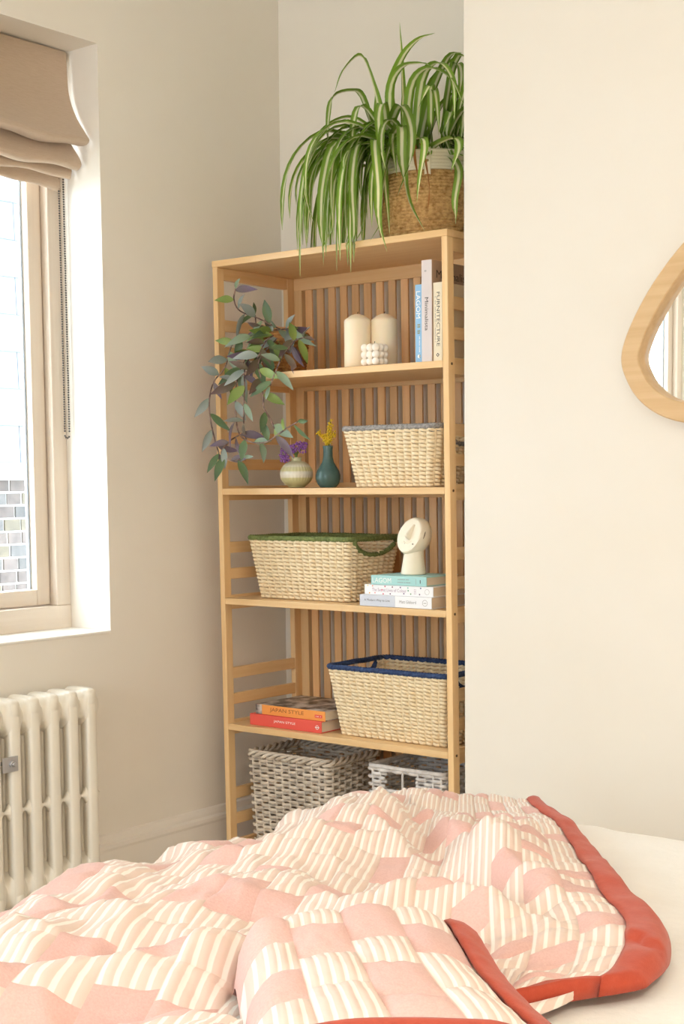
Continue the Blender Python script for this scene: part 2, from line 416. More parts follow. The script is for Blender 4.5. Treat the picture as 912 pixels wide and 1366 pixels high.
for x0 in (0.003, W_-T_+0.001):
    x1 = x0+0.0135
    box('side_rail', (x0, x1, PD, D_-PD, ZTOP-TH-0.034, ZTOP-TH), BY, sh, 0.0012, rk)
    for z in Zs:
        box('side_rail', (x0, x1, PD, D_-PD, z-0.034, z+0.007), BY, sh, 0.0012, rk)
        for a, b_ in ((0.053, 0.084), (0.128, 0.160)): box('side_rail', (x0, x1, PD, D_-PD, z+a, z+b_), BY, sh, 0.0012, rk)
box('back_rail', (T_, W_-T_, D_, D_+0.018, ZTOP-TH-0.036, ZTOP-TH), BX, sh, 0.0012, rk)
for z in Zs: box('back_rail', (T_+0.03, W_-T_-0.03, D_, D_+0.018, z-0.03, z+0.014), BX, sh, 0.0012, rk)
for x0 in (T_, W_-T_-0.03): box('back_stile', (x0, x0+0.03, D_, D_+0.018, 0.05, ZTOP-TH-0.036), BZ, sh, 0.0012, rk)
ns = 16; span = W_-2*T_-0.06; pt = span/ns
for i in range(ns):
    xa = T_+0.03+pt*(i+0.5)-0.0125
    box('slat', (xa, xa+0.025, D_+0.005, D_+0.013, 0.06, ZTOP-TH-0.03), SLATM, sh, 0.001, rk)
HOLE = mat('dark_screw_hole', sr(96, 66, 40), 0.6)
for z in [ZTOP-0.03]+Zs:
    if z == ZTOP-0.03: continue
    x = W_+LEAN*(z-1.2)
    obj('screw', MB().tube([(x-0.001, 0.014, z-0.009), (x+0.0012, 0.014, z-0.009)], 0.0035, 12), HOLE, sh)

# ------------------------------------------------------------------ mirror on the chimney breast
OUT = catmull([(x, 0, z) for x, z in ((1.299, 1.421), (1.318, 1.345), (1.369, 1.290), (1.445, 1.259), (1.56, 1.250), (1.68, 1.287), (1.762, 1.385), (1.775, 1.51), (1.735, 1.63), (1.645, 1.715), (1.54, 1.715), (1.441, 1.643), (1.352, 1.535))], 8, True)
def inset(P, d):
    N = len(P); out = []
    for i, p in enumerate(P):
        t = (P[(i+1) % N]-P[i-1]).normalized(); out.append(p+Vector((-t.z, 0, t.x))*d)
    return out
MW = wood('ash_frame', sr(222, 190, 144), sr(203, 166, 118), 'x', 0.45, 0.0)
for n_ in MW.node_tree.nodes:
    if n_.type == 'MAPPING': n_.inputs['Rotation'].default_value = (0, math.radians(-38), 0)
mir = thing('wall_mirror', 'pebble-shaped mirror with a wide pale wood frame on chimney breast', 'mirror', (1.53, YC, 1.25))
INN = inset(OUT, 0.043); INB = inset(OUT, 0.0455)
N_ = len(OUT); mb = MB(); rings = []
def ring(P, y): rings.append(len(mb.v)); mb.v.extend([(p.x, y, p.z) for p in P])
ring(OUT, YC-0.001); ring(OUT, YC-0.036); ring(inset(OUT, 0.003), YC-0.039); ring(inset(OUT, 0.041), YC-0.039); ring(INN, YC-0.037); ring(INB, YC-0.010)
for a, b_ in zip(rings, rings[1:]):
    for i in range(N_): mb.f.append((a+i, a+(i+1) % N_, b_+(i+1) % N_, b_+i))
fo = obj('frame', mb, MW, mir, True); fo.data.set_sharp_from_angle(angle=0.6)
MIRM = mat('mirror_glass', (0.92, 0.93, 0.92), 0.0, metal=1.0)
mb = MB(); mb.v = [(p.x, YC-0.0105, p.z) for p in INB]; mb.v += [(p.x, YC-0.002, p.z) for p in INB]
mb.f = [tuple(range(N_)), tuple(range(N_, 2*N_))[::-1]]+[(i, N_+i, N_+(i+1) % N_, (i+1) % N_) for i in range(N_)]
obj('glass', mb, MIRM, mir)

# ------------------------------------------------------------------ ceiling pendant, out of view, added for warm fill light
LPX, LPY, LPZ = 3.40, -2.70, 2.30
SHADE = mat('linen_lampshade', sr(236, 222, 196), 0.8); SHADE.node_tree.nodes['Principled BSDF'].inputs['Transmission Weight'].default_value = 0.0
lamp = thing('added_pendant_lamp', 'linen drum pendant lamp hanging from the ceiling beside the bed', 'lamp', (LPX, LPY, LPZ-0.12))
so = obj('shade', MB().grid([[(LPX+0.19*math.cos(a), LPY+0.19*math.sin(a), LPZ+z) for a in [2*math.pi*k/40 for k in range(41)]] for z in (-0.10, 0.10)]), SHADE, lamp, True)
ms = so.modifiers.new('thick', 'SOLIDIFY'); ms.thickness = 0.003
obj('cord', MB().tube([(LPX, LPY, LPZ+0.06), (LPX, LPY, ZC)], 0.003, 8), SEAL, lamp)
obj('bulb_holder', MB().lathe([(0.016, 0.0), (0.018, 0.03), (0.010, 0.05)], (LPX, LPY, LPZ+0.03), 16), SEAL, lamp, True)
ld = bpy.data.lights.new('fill_bulb', 'POINT'); ld.energy = 95; ld.color = (1.0, 0.90, 0.76); ld.shadow_soft_size = 0.035
lo_ = bpy.data.objects.new('fill_bulb', ld); COL.objects.link(lo_); lo_.parent = lamp; lo_.location = (0, 0, 0.10)
# ------------------------------------------------------------------ bed, sheet
BXL, BXR, BYF, BYN, BZT = 1.225, 2.72, -0.665, -2.72, 0.495
LINW = mat('white_linen', sr(238, 235, 230), 0.9, bump=(55.0, 0.45, 0.005), var=(6.0, sr(232, 228, 221), 0.3, 0.7), spec=0.15, sheen=0.15)
bed = thing('bed', 'low double bed with pale wood base standing before the chimney breast', 'bed', ((BXL+BXR)/2, (BYF+BYN)/2, 0))
box('mattress', (BXL+0.012, BXR-0.012, BYN+0.012, BYF-0.012, 0.26, BZT-0.006), LINW, bed, 0.03)
box('bed_base', (BXL+0.02, BXR-0.02, BYN+0.02, BYF-0.02, 0.12, 0.26), PALEX, bed, 0.008)
for x in (BXL+0.06, BXR-0.12):
    for y in (BYN+0.06, BYF-0.12): box('leg', (x, x+0.06, y, y+0.06, 0, 0.12), PALEZ, bed, 0.004)
def sheet():
    n = 120; P = []
    ex = 0.30
    def ax(s, a, b):                                   # arc-length coordinate to (plan, drop)
        r = 0.03
        if s < a+r:
            d = a+r-s; q = r*math.pi/2
            if d < q: th = d/r; return a+r-r*math.sin(th), r-r*math.cos(th)
            return a, r+(d-q)
        if s > b-r:
            d = s-b+r; q = r*math.pi/2
            if d < q: th = d/r; return b-r+r*math.sin(th), r-r*math.cos(th)
            return b, r+(d-q)
        return s, 0
    for j in range(n+1):
        row = []
        sy = BYN-ex+(BYF-BYN+2*ex)*j/n
        for i in range(n+1):
            sx = BXL-ex+(BXR-BXL+2*ex)*i/n
            x, dx = ax(sx, BXL, BXR); y, dy = ax(sy, BYN, BYF)
            d = max(dx, dy)
            w = noise.noise(Vector((sx*3.2, sy*4.5, 1.3)))*0.004+noise.noise(Vector((sx*9, sy*7, 4.1)))*0.0022
            k = noise.noise(Vector((sx*2.1+sy*1.1, sy*0.7, 9)))
            w += 0.004*max(0, 1-abs(k)*9)
            fo = 0.010*math.sin(sy*26+sx*3)*min(1, dx*5)
            fo2 = 0.010*math.sin(sx*24)*min(1, dy*5)
            row.append((x+(fo if dx else 0)*(1 if sx > 1.9 else -1)-(0.006 if dx and sx < 1.9 else -0.006 if dx else 0), y+(fo2 if dy else 0)+(0.006 if dy and sy > -1.5 else 0), BZT+0.002+w*(1 if d < 0.02 else 0.3)-d))
        P.append(row)
    o = obj('bed_sheet', MB().grid(P), LINW, None, True, base=((BXL+BXR)/2, (BYF+BYN)/2, BZT-0.3))
    m = o.modifiers.new('thick', 'SOLIDIFY'); m.thickness = 0.003; m.offset = 1
    m = o.modifiers.new('soft', 'SUBSURF'); m.levels = 1; m.render_levels = 1
    return tag(o, 'off-white crinkled linen sheet spread flat over the bed', 'sheet')
sheet()

# ------------------------------------------------------------------ quilt
PINK = mat('dusty_pink_linen', sr(222, 184, 175), 0.9, bump=(420.0, 0.35, 0.0012), var=((300, 300, 300), sr(214, 172, 163), 0.3, 0.7), spec=0.15, sheen=0.2, rand=0.06)
TERRA = mat('terracotta_linen', sr(184, 80, 58), 0.9, bump=(420.0, 0.35, 0.0012), var=((90, 90, 90), sr(176, 72, 50), 0.3, 0.7), spec=0.15, sheen=0.2)
CREAM = mat('cream_cotton', sr(242, 232, 214), 0.9, bump=(420.0, 0.3, 0.001), spec=0.15)
def stripe_mat():
    m = mat('striped_cotton', sr(244, 234, 220), 0.9, spec=0.15, sheen=0.15); nt = m.node_tree; N = nt.nodes; L = nt.links
    b = N['Principled BSDF']; uv = N.new('ShaderNodeUVMap'); uv.uv_map = 'UVMap'
    sp = N.new('ShaderNodeSeparateXYZ'); L.new(uv.outputs[0], sp.inputs[0])
    mu = N.new('ShaderNodeMath'); mu.operation = 'MULTIPLY'; mu.inputs[1].default_value = 2*math.pi; L.new(sp.outputs[0], mu.inputs[0])
    si = N.new('ShaderNodeMath'); si.operation = 'SINE'; L.new(mu.outputs[0], si.inputs[0])
    rp = N.new('ShaderNodeValToRGB'); L.new(si.outputs[0], rp.inputs[0])
    e = rp.color_ramp.elements; e[0].position = 0.30; e[1].position = 0.62
    e[0].color = (*sr(222, 200, 187), 1); e[1].color = (*sr(238, 231, 222), 1)
    L.new(rp.outputs[0], b.inputs['Base Color'])
    bp = N.new('ShaderNodeBump'); bp.inputs['Strength'].default_value = 0.6; bp.inputs['Distance'].default_value = 0.0010
    L.new(si.outputs[0], bp.inputs['Height']); L.new(bp.outputs[0], b.inputs['Normal'])
    return m
STRIPE = stripe_mat()

def coons(F, Nr, L, R):                                # boundary curves: far, near, left, right as functions
    def f(u, v):
        a = F(u)*(1-v)+Nr(u)*v; b = L(v)*(1-u)+R(v)*u
        c = F(0)*(1-u)*(1-v)+F(1)*u*(1-v)+Nr(0)*(1-u)*v+Nr(1)*u*v
        return a+b-c
    return f
def curve(pts):
    P = catmull([(x, y, 0) for x, y in pts], 24); ac = [0]
    for a, b in zip(P, P[1:]): ac.append(ac[-1]+(b-a).length)
    T = ac[-1]
    def f(t):
        s = max(0, min(1, t))*T; lo = 0
        import bisect
        i = min(max(bisect.bisect_left(ac, s), 1), len(P)-1)
        k = (s-ac[i-1])/max(1e-9, ac[i]-ac[i-1]); return P[i-1].lerp(P[i], k)
    return f
def seg_ridge(x, y, pts, wl, wr):
    # pts (x, y, height); returns height contribution, wl/wr falloff on the left/right side of travel
    best = 0
    for (x0, y0, h0), (x1, y1, h1) in zip(pts, pts[1:]):
        dx, dy = x1-x0, y1-y0; l2 = dx*dx+dy*dy
        t = max(0, min(1, ((x-x0)*dx+(y-y0)*dy)/l2)); px, py = x0+t*dx, y0+t*dy
        d = math.hypot(x-px, y-py); side = dx*(y-y0)-dy*(x-x0)
        w = wl if side > 0 else wr
        best = max(best, (h0+(h1-h0)*t)*math.exp(-(d/w)**2))
    return best
def Hq(x, y):
    h = 0.014
    h += seg_ridge(x, y, [(1.30, -0.93, 0.018), (1.37, -1.07, 0.048), (1.43, -1.26, 0.046), (1.50, -1.48, 0.03)], 0.085, 0.10)
    h = max(h, 0.014+seg_ridge(x, y, [(1.36, -0.93, 0.036), (1.52, -1.05, 0.046), (1.70, -1.18, 0.050), (1.86, -1.265, 0.050), (1.975, -1.33, 0.04)], 0.13, 0.035))
    h += seg_ridge(x, y, [(1.30, -2.1, 0.006), (1.28, -1.78, 0.012), (1.275, -1.60, 0.024), (1.33, -1.36, 0.010)], 0.075, 0.075)
    h += seg_ridge(x, y, [(1.50, -2.10, 0.04), (1.585, -1.93, 0.055), (1.665, -1.71, 0.045)], 0.035, 0.075)
    h += seg_ridge(x, y, [(1.38, -1.95, 0.026), (1.42, -1.72, 0.03), (1.47, -1.56, 0.02)], 0.05, 0.07)
    h += seg_ridge(x, y, [(1.62, -1.50, 0.018), (1.72, -1.36, 0.026), (1.80, -1.33, 0.016)], 0.05, 0.05)
    w1 = noise.noise(Vector((x*4.2+y*1.6, y*3.4-x*1.2, 5.1))); w2 = noise.noise(Vector((x*8+y*2, y*7-x*3, 8.4)))
    h += 0.032*max(0, 0.42-abs(w1))/0.42+0.014*max(0, 0.4-abs(w2))/0.4-0.012
    h += 0.010*noise.noise(Vector((x*6.5, y*6.5, 3.3)))+0.010*noise.noise(Vector((x*13, y*13, 7.7)))+0.006*noise.noise(Vector((x*26, y*26, 1.7)))
    h -= seg_ridge(x, y, [(1.48, -1.12, 0.016), (1.66, -1.245, 0.024), (1.84, -1.335, 0.018)], 0.035, 0.035)
    h -= seg_ridge(x, y, [(1.58, -2.10, 0.030), (1.67, -1.90, 0.034), (1.72, -1.76, 0.024)], 0.04, 0.04)
    k = max(0.0, min(1.0, (-0.66-y)/0.38)); h = 0.010+(h-0.010)*(0.25+0.75*k)
    return max(h, 0.008)
def make_quilt():
    q = thing('patchwork_quilt', 'rumpled pink and cream striped patchwork quilt with terracotta border on bed', 'quilt', (1.6, -1.5, BZT+0.01))
    R = curve([(1.455, -0.665), (1.493, -0.705), (1.612, -0.812), (1.746, -0.965), (1.888, -1.132), (1.985, -1.232), (2.05, -1.355), (2.07, -1.455)])
    Lf = curve([(0.90, -0.72), (0.92, -1.3), (0.94, -2.0), (0.94, -2.75)])
    F = curve([(0.90, -0.72), (1.10, -0.74), (1.25, -0.72), (1.455, -0.665)])
    Nr = curve([(0.94, -2.85), (1.35, -2.72), (1.72, -2.34), (1.90, -1.97), (1.975, -1.66), (2.07, -1.455)])
    base = coons(F, Nr, Lf, R)
    def place(p, extra, damp=1.0):
        x, y = p.x, p.y; r = 0.045; e = BXL-0.030
        h = Hq(max(x, e), y); h = 0.012+(h-0.012)*damp
        if x < e+r:
            d = e+r-x; qd = r*math.pi/2
            if d < qd: th = d/r; nx, nz = -math.sin(th), math.cos(th); X = e+r-r*math.sin(th); Z = -(r-r*math.cos(th))
            else: nx, nz = -1, 0; X = e; Z = -r-(d-qd)
            k = h+extra; X += nx*k*(0.6 if nz < 0.5 else 1); return (X+(0.012*math.sin(y*17) if nz == 0 else 0), y, BZT+0.014+Z+nz*k)
        return (x, y, BZT+0.014+h+extra)
    BW = 0.046
    def cell(surf, puff, u0, u1, v0, v1, pink, n=10, stripes=8, par=q):
        P = []; uvs = []
        for i in range(n+1):
            row = []
            for j in range(n+1):
                a, b = j/n, i/n
                bulge = puff*(math.sin(math.pi*a)*math.sin(math.pi*b))**0.45-0.002
                if 0 < a < 1 and 0 < b < 1: bulge += 0.0022*noise.noise(Vector((u0*90+a*4, v0*90+b*4, 2)))+0.0014*noise.noise(Vector((u0*90+a*9, v0*90+b*9, 2)))
                row.append(surf(u0+(u1-u0)*a, v0+(v1-v0)*b, bulge)); uvs.append((a*stripes, b))
            P.append(row)
        mb = MB().grid(P)
        o = obj('patch', mb, PINK if pink else STRIPE, par, True, uvf=uvs)
        return o
    def S(u, v, e): return place(base(u, v), e, 0.25+0.75*max(0.0, min(1.0, (1-u)/0.16)))
    ub, vb = 1-0.034, 1-0.03
    NU, NV = 20, 23
    r3 = random.Random(5)
    # uneven rows like hand-pieced blocks: rows across u, each row cut at its own places
    us = [ub*i/NU for i in range(NU+1)]
    for c_ in range(NU):
        v = 0.0; k = 0; cuts = [0.0]; off = r3.uniform(0.3, 1.0)/NV
        v = off; 
        while v < vb-0.3/NV: cuts.append(v); v += r3.choice((0.75, 1.0, 1.35))/NV
        cuts.append(vb)
        ph = (2*c_) % 5
        for k in range(len(cuts)-1):
            pink = (k+ph) % 5 == 0 or ((k+ph) % 5 == 2 and r3.random() < 0.30)
            cell(S, 0.0065, us[c_], us[c_+1], cuts[k], cuts[k+1], pink, 10, 4.0)
    # terracotta binding along the right and near edges, a soft flattened roll
    def binding(fn, n, name='border'):
        P = []
        for i in range(n+1):
            P.append([fn(i/n, j/8, j) for j in range(9)])
        o = obj(name, MB().grid(P), TERRA, q, True)
        m = o.modifiers.new('thick', 'SOLIDIFY'); m.thickness = 0.006; m.offset = -1
        return o
    def bR(t, s, j):
        e = 0.005*math.sin(math.pi*s)**0.5+0.002*noise.noise(Vector((t*24, s*3, 5)))
        v_ = t; e_ = max(s, (v_-vb)/(1-vb))
        p = S(ub-0.003+(1-ub+0.003)*s, v_, e)
        if e_ > 0.8: p = (p[0], p[1], max(BZT+0.019, p[2]-0.02*(e_-0.8)/0.2))
        return p
    binding(bR, 110)
    def bN(t, s, j):
        e = 0.005*math.sin(math.pi*s)**0.5+0.002*noise.noise(Vector((t*24, s*3, 8)))
        p = S(t*ub, vb-0.002+(1-vb+0.002)*s, e)
        if s > 0.8: p = (p[0], p[1], max(BZT+0.019, p[2]-0.02*(s-0.8)/0.2))
        return p
    binding(bN, 60)
    # cream lining showing where the near edge has turned up
    P = []
    for i in range(25):
        t_ = 0.885+0.095*i/24; a = base(t_*ub, 1.0); b2 = base(t_*ub, 0.94); d = (a-b2).normalized(); row = []
        for j in range(6):
            w = 0.075*math.sin(math.pi*min(1, max(0, i/24)))**0.5*j/5
            p = a+d*(w-0.012); row.append((p.x, p.y, BZT+0.021+0.010*math.sin(math.pi*j/5)))
        P.append(row)
    uvs = [(i*0.33, j/5) for i in range(25) for j in range(6)]
    lo2 = obj('lining', MB().grid(P), STRIPE, q, True, uvf=uvs); lo2['label'] = 'cream lining turned up along the near edge'
    # the near corner folded back over itself
    fF = curve([(1.685, -1.775), (1.722, -1.69), (1.775, -1.605), (1.857, -1.515)])
    fR = curve([(1.857, -1.515), (1.945, -1.605), (2.045, -1.695), (2.20, -1.795)])
    fN = curve([(1.945, -2.04), (2.03, -1.94), (2.20, -1.795)])
    fL = curve([(1.685, -1.775), (1.80, -1.885), (1.945, -2.04)])
    fb = coons(fF, fN, fL, fR)
    def top(u, v, e):
        p = fb(u, v)
        z = 0.112+0.012*math.sin(u*3.1+0.3)-0.020*v
        z -= 0.035*max(0, (u-0.72)/0.28)**1.5
        if v < 0.16: k = 1-v/0.16; z -= 0.062*(1-math.sqrt(max(0, 1-k*k)))
        if u < 0.14: k = 1-u/0.14; z -= 0.070*(1-math.sqrt(max(0, 1-k*k)))
        if v > 0.9: z -= 0.02*(v-0.9)/0.1
        z += 0.006*noise.noise(Vector((p.x*9, p.y*9, 21)))
        return (p.x, p.y, max(BZT+0.022, BZT+max(z, 0.03)+e))
    fub, fvb = 0.875, 0.90
    uu = [0, 0.22, 0.44, 0.66, fub]
    rows = [[0, 0.30, 0.52, 0.72, fvb], [0, 0.20, 0.44, 0.66, fvb], [0, 0.34, 0.54, 0.76, fvb], [0, 0.24, 0.46, 0.70, fvb]]
    pk = [[1, 0, 1, 0], [0, 1, 0, 0], [1, 0, 1, 1], [0, 1, 0, 0]]
    for c_ in range(4):
        for k in range(4): cell(top, 0.009, uu[c_], uu[c_+1], rows[c_][k], rows[c_][k+1], pk[c_][k], 12, 5)
    def fbR(t, s, j): return top(fub+(1-fub)*s, t, 0.006*math.sin(math.pi*s)**0.5-0.03*max(0, s-0.85)/0.15+0.002*noise.noise(Vector((t*20, s*3, 15))))
    binding(fbR, 50)
    def fbN(t, s, j): return top(t*fub, fvb+(1-fvb)*s, 0.006*math.sin(math.pi*s)**0.5-0.03*max(0, s-0.85)/0.15)
    binding(fbN, 40)
make_quilt()
# ------------------------------------------------------------------ books
PAGES = mat('book_pages', sr(226, 212, 192), 0.9, bump=((2, 2, 900), 0.3, 0.0006), spec=0.1)
INK = mat('dark_print', sr(70, 66, 64), 0.7); INKW = mat('white_print', sr(250, 248, 244), 0.6)
INKG = mat('grey_print', sr(150, 148, 146), 0.7)
def text(parent, s, c, R, U, h, m, width=None, name='title', out=0.0004, sq=1.0):
    cu = bpy.data.curves.new('t', 'FONT'); cu.body = s; cu.align_x = 'CENTER'; cu.align_y = 'CENTER'; cu.size = 1; cu.extrude = 0
    cu.resolution_u = 3
    t = bpy.data.objects.new('t', cu); COL.objects.link(t)
    dg = bpy.context.evaluated_depsgraph_get(); me = bpy.data.meshes.new_from_object(t.evaluated_get(dg))
    bpy.data.objects.remove(t); bpy.data.curves.remove(cu)
    xs = [v.co.x for v in me.vertices]; ys_ = [v.co.y for v in me.vertices]
    cx, cy = (min(xs)+max(xs))/2, (min(ys_)+max(ys_))/2; sy = h/(max(ys_)-min(ys_)); sx = (width/(max(xs)-min(xs))) if width else sy
    R, U = Vector(R), Vector(U); nrm = R.cross(U); o0 = ORG[parent]; c = Vector(c)
    for v in me.vertices: v.co = c+R*(v.co.x-cx)*sx+U*(v.co.y-cy)*sy+nrm*out-o0
    me.name = name; me.materials.clear(); me.materials.append(m)
    o = bpy.data.objects.new(name, me); COL.objects.link(o); o.parent = parent; ORG[o] = o0
    return o
def flat_disc(parent, name, c, R, U, r, m, r_in=0, out=0.0004, n=20):
    R, U = Vector(R), Vector(U); nr = R.cross(U); c = Vector(c)+nr*out; mb = MB()
    for k in range(n):
        d = R*math.cos(2*math.pi*k/n)+U*math.sin(2*math.pi*k/n); mb.v.append((c+d*r)[:])
    if r_in:
        for k in range(n):
            d = R*math.cos(2*math.pi*k/n)+U*math.sin(2*math.pi*k/n); mb.v.append((c+d*r_in)[:])
        mb.f = [(k, (k+1) % n, n+(k+1) % n, n+k) for k in range(n)]
    else: mb.f = [tuple(range(n))]
    return obj(name, mb, m, parent)
def flat_rect(parent, name, c, R, U, w, h, m, out=0.0003):
    R, U = Vector(R), Vector(U); nr = R.cross(U); c = Vector(c)+nr*out; mb = MB()
    mb.v = [(c+R*a*w/2+U*b*h/2)[:] for a, b in ((-1, -1), (1, -1), (1, 1), (-1, 1))]; mb.f = [(0, 1, 2, 3)]
    return obj(name, mb, m, parent)
def strokes(parent, c, R, U, w, h, m, n=14, name='small_print', out=0.0004):
    """a line of print too small to read: a row of fine strokes"""
    R, U = Vector(R), Vector(U); nr = R.cross(U); c = Vector(c)+nr*out; mb = MB(); q = random.Random(n)
    for i in range(n):
        if q.random() < 0.14: continue
        a = -w/2+w*i/n; b = a+w/n*0.62; k = len(mb.v)
        for x_, y_ in ((a, -h/2), (b, -h/2), (b, h/2*q.uniform(0.5, 1)), (a, h/2*q.uniform(0.5, 1))): mb.v.append((c+R*x_+U*y_)[:])
        mb.f.append((k, k+1, k+2, k+3))
    return obj(name, mb, m, parent)
def book(label, o, L, Tt, Dp, el, et, spine_m, cover_m=None, group=None, ct=0.002, lean=0.0, yaw=0.0):
    """o = corner at start of length, start of thickness, on the spine face; depth runs away from the spine"""
    el, et = Vector(el), Vector(et); ed = Vector((0, 1, 0)); o = Vector(o)
    if yaw:
        Rm = Matrix.Rotation(yaw, 3, 'Z'); el = Rm @ el; et = Rm @ et; ed = Rm @ ed
    t = thing('book', label, 'book', (o+el*L/2)[:] if abs(et.z) > 0.5 else (o+et*Tt/2)[:], group)
    def bb(name, l0, l1, t0, t1, d0, d1, m, bv=0.0008):
        fn = lambda a, b, c: (o+el*a+et*b+ed*c)[:]
        mb = MB()
        # orientation-safe box
        mb.box(l0, l1, t0, t1, d0, d1, fn=fn)
        if el.cross(et).dot(ed) < 0: mb.f = [f[::-1] for f in mb.f]
        return obj(name, mb, m, t, False, bv)
    cm = cover_m or spine_m
    bb('cover', 0, L, 0, ct, 0.002, Dp, cm); bb('cover', 0, L, Tt-ct, Tt, 0.002, Dp, cm)
    bb('spine', 0, L, 0, Tt, 0, 0.0025, spine_m, 0.001)
    bb('page_block', 0.003, L-0.003, ct, Tt-ct, 0.0025, Dp-0.003, PAGES, 0)
    return t
X3, Y3, Z3 = Vector((1, 0, 0)), Vector((0, 1, 0)), Vector((0, 0, 1))
z2, z3, z4, z5, zb = [q+0.0008 for q in Zs]
def paper(name, r, g, b, rough=0.5): return mat(name, sr(r, g, b), rough, spec=0.4)
BLUE, TAUPE, IVORY = paper('pale_blue_cover', 146, 190, 224), paper('lilac_grey_cover', 218, 208, 206), paper('ivory_cover', 236, 224, 198)
TAUPE2 = paper('taupe_shadow_cover', 186, 160, 138)  # brownish side of the tall book, its shadow put into the colour
bk = book('slim pale blue book standing upright against taller grey book', (0.6815, 0.020, z2), 0.196, 0.0225, 0.135, Z3, X3, BLUE, None, None)
text(bk, 'LAGOM', (0.6915, 0.020, 1.582), -Z3, X3, 0.013, INKW, 0.068); 
GOLD = mat('gold_print', sr(150, 150, 110), 0.5)
strokes(bk, (0.693, 0.020, 1.520), -Z3, X3, 0.026, 0.009, GOLD, 5, 'emblem')
strokes(bk, (0.695, 0.020, 1.482), -Z3, X3, 0.04, 0.003, INKW, 20); flat_disc(bk, 'publisher_mark', (0.6935, 0.020, 1.452), X3, Z3, 0.0048, INKW); flat_rect(bk, 'publisher_mark', (0.6962, 0.020, 1.452), X3, Z3, 0.0024, 0.007, INK, 0.0006)
bk = book('tall lilac-grey book standing between pale blue and ivory books', (0.7055, 0.014, z2), 0.254, 0.0315, 0.205, Z3, X3, TAUPE, TAUPE2)
text(bk, 'Minimalista', (0.7215, 0.014, 1.556), -Z3, X3, 0.0105, INK, 0.083)
strokes(bk, (0.7205, 0.014, 1.664), X3, Z3, 0.010, 0.005, INKG, 3, 'publisher_mark')
text(bk, 'Minimalista', (0.7370, 0.115, 1.657), Y3, Z3, 0.020, INK, 0.16, 'cover_title')
bk = book('ivory book standing upright beside the right shelf post', (0.7385, 0.018, z2), 0.196, 0.0275, 0.20, Z3, X3, IVORY)
text(bk, 'FURNITECTURE', (0.7545, 0.018, 1.541), -Z3, X3, 0.0095, INK, 0.135); strokes(bk, (0.7455, 0.018, 1.541), -Z3, X3, 0.115, 0.0024, INKG, 44)
mk = flat_rect(bk, 'publisher_mark', (0.7525, 0.018, 1.452), (X3+Z3).normalized(), (Z3-X3).normalized(), 0.0075, 0.0075, INK)
flat_rect(bk, 'publisher_mark', (0.7525, 0.018, 1.452), (X3+Z3).normalized(), (Z3-X3).normalized(), 0.0035, 0.0035, IVORY, 0.0006)

GREYC, WHITEC, AQUA = paper('cool_grey_cover', 206, 210, 220), paper('white_cover', 240, 240, 242), paper('aqua_cover', 168, 214, 212)
bk = book('grey and white book at the bottom of the stack under the head sculpture', (0.508, 0.004, z4), 0.232, 0.030, 0.175, X3, Z3, WHITEC, WHITEC)
flat_rect(bk, 'spine_panel', (0.508+0.058, 0.004, z4+0.015), X3, Z3, 0.116, 0.0295, GREYC, 0.0003)
text(bk, 'A Modern Way to Live', (0.565, 0.004, z4+0.0155), X3, Z3, 0.0078, INK, 0.084); text(bk, 'Matt Gibberd', (0.665, 0.004, z4+0.0155), X3, Z3, 0.0078, INKG, 0.053, 'author')
flat_disc(bk, 'publisher_mark', (0.7195, 0.004, z4+0.015), X3, Z3, 0.0082, INKG, 0.0072)
strokes(bk, (0.7195, 0.004, z4+0.015), X3, Z3, 0.009, 0.003, INKG, 4, 'publisher_mark')
bk = book('white book with coloured dots in the middle of the stack below the head', (0.521, 0.008, z4+0.0305), 0.2215, 0.0265, 0.150, X3, Z3, WHITEC)
MAUVE = mat('mauve_print', sr(176, 150, 170), 0.6)
text(bk, 'The Secret Lives of Colour', (0.602, 0.008, z4+0.044), X3, Z3, 0.0088, MAUVE, 0.112)
strokes(bk, (0.686, 0.008, z4+0.048), X3, Z3, 0.007, 0.003, MAUVE, 5); strokes(bk, (0.686, 0.008, z4+0.043), X3, Z3, 0.007, 0.003, MAUVE, 4); strokes(bk, (0.686, 0.008, z4+0.038), X3, Z3, 0.007, 0.003, MAUVE, 5)
flat_disc(bk, 'publisher_mark', (0.7235, 0.008, z4+0.0435), X3, Z3, 0.0072, INKG, 0.0065)
dots = [(0.532, 0.0545, (245, 225, 160)), (0.548, 0.0535, (240, 150, 120)), (0.589, 0.0535, (190, 70, 90)), (0.613, 0.0525, (120, 60, 90)), (0.639, 0.0525, (110, 80, 130)), (0.663, 0.052, (120, 190, 180)), (0.7035, 0.0525, (60, 90, 140)),
        (0.538, 0.0345, (240, 170, 90)), (0.556, 0.0355, (235, 150, 150)), (0.583, 0.0335, (200, 60, 100)), (0.606, 0.0345, (90, 50, 90)), (0.65, 0.0365, (100, 70, 130)), (0.672, 0.0365, (120, 160, 120)), (0.7, 0.0365, (110, 90, 120)), (0.579, 0.044, (230, 100, 130)), (0.664, 0.045, (80, 150, 120))]
for i, (x, dz, c) in enumerate(dots):
    flat_disc(bk, 'dot', (x, 0.008, z4+dz), X3, Z3, 0.0021, mat('dot_print', sr(*c), 0.6), out=0.0005, n=10)
bk = book('aqua book on top of the stack, right under the head sculpture', (0.544, 0.006, z4+0.0575), 0.179, 0.0245, 0.145, X3, Z3, AQUA)
text(bk, 'LAGOM', (0.580, 0.006, z4+0.0695), X3, Z3, 0.013, INKW, 0.061); strokes(bk, (0.650, 0.006, z4+0.0735), X3, Z3, 0.036, 0.0026, INKG, 18); strokes(bk, (0.652, 0.006, z4+0.066), X3, Z3, 0.042, 0.0026, INKG, 21)
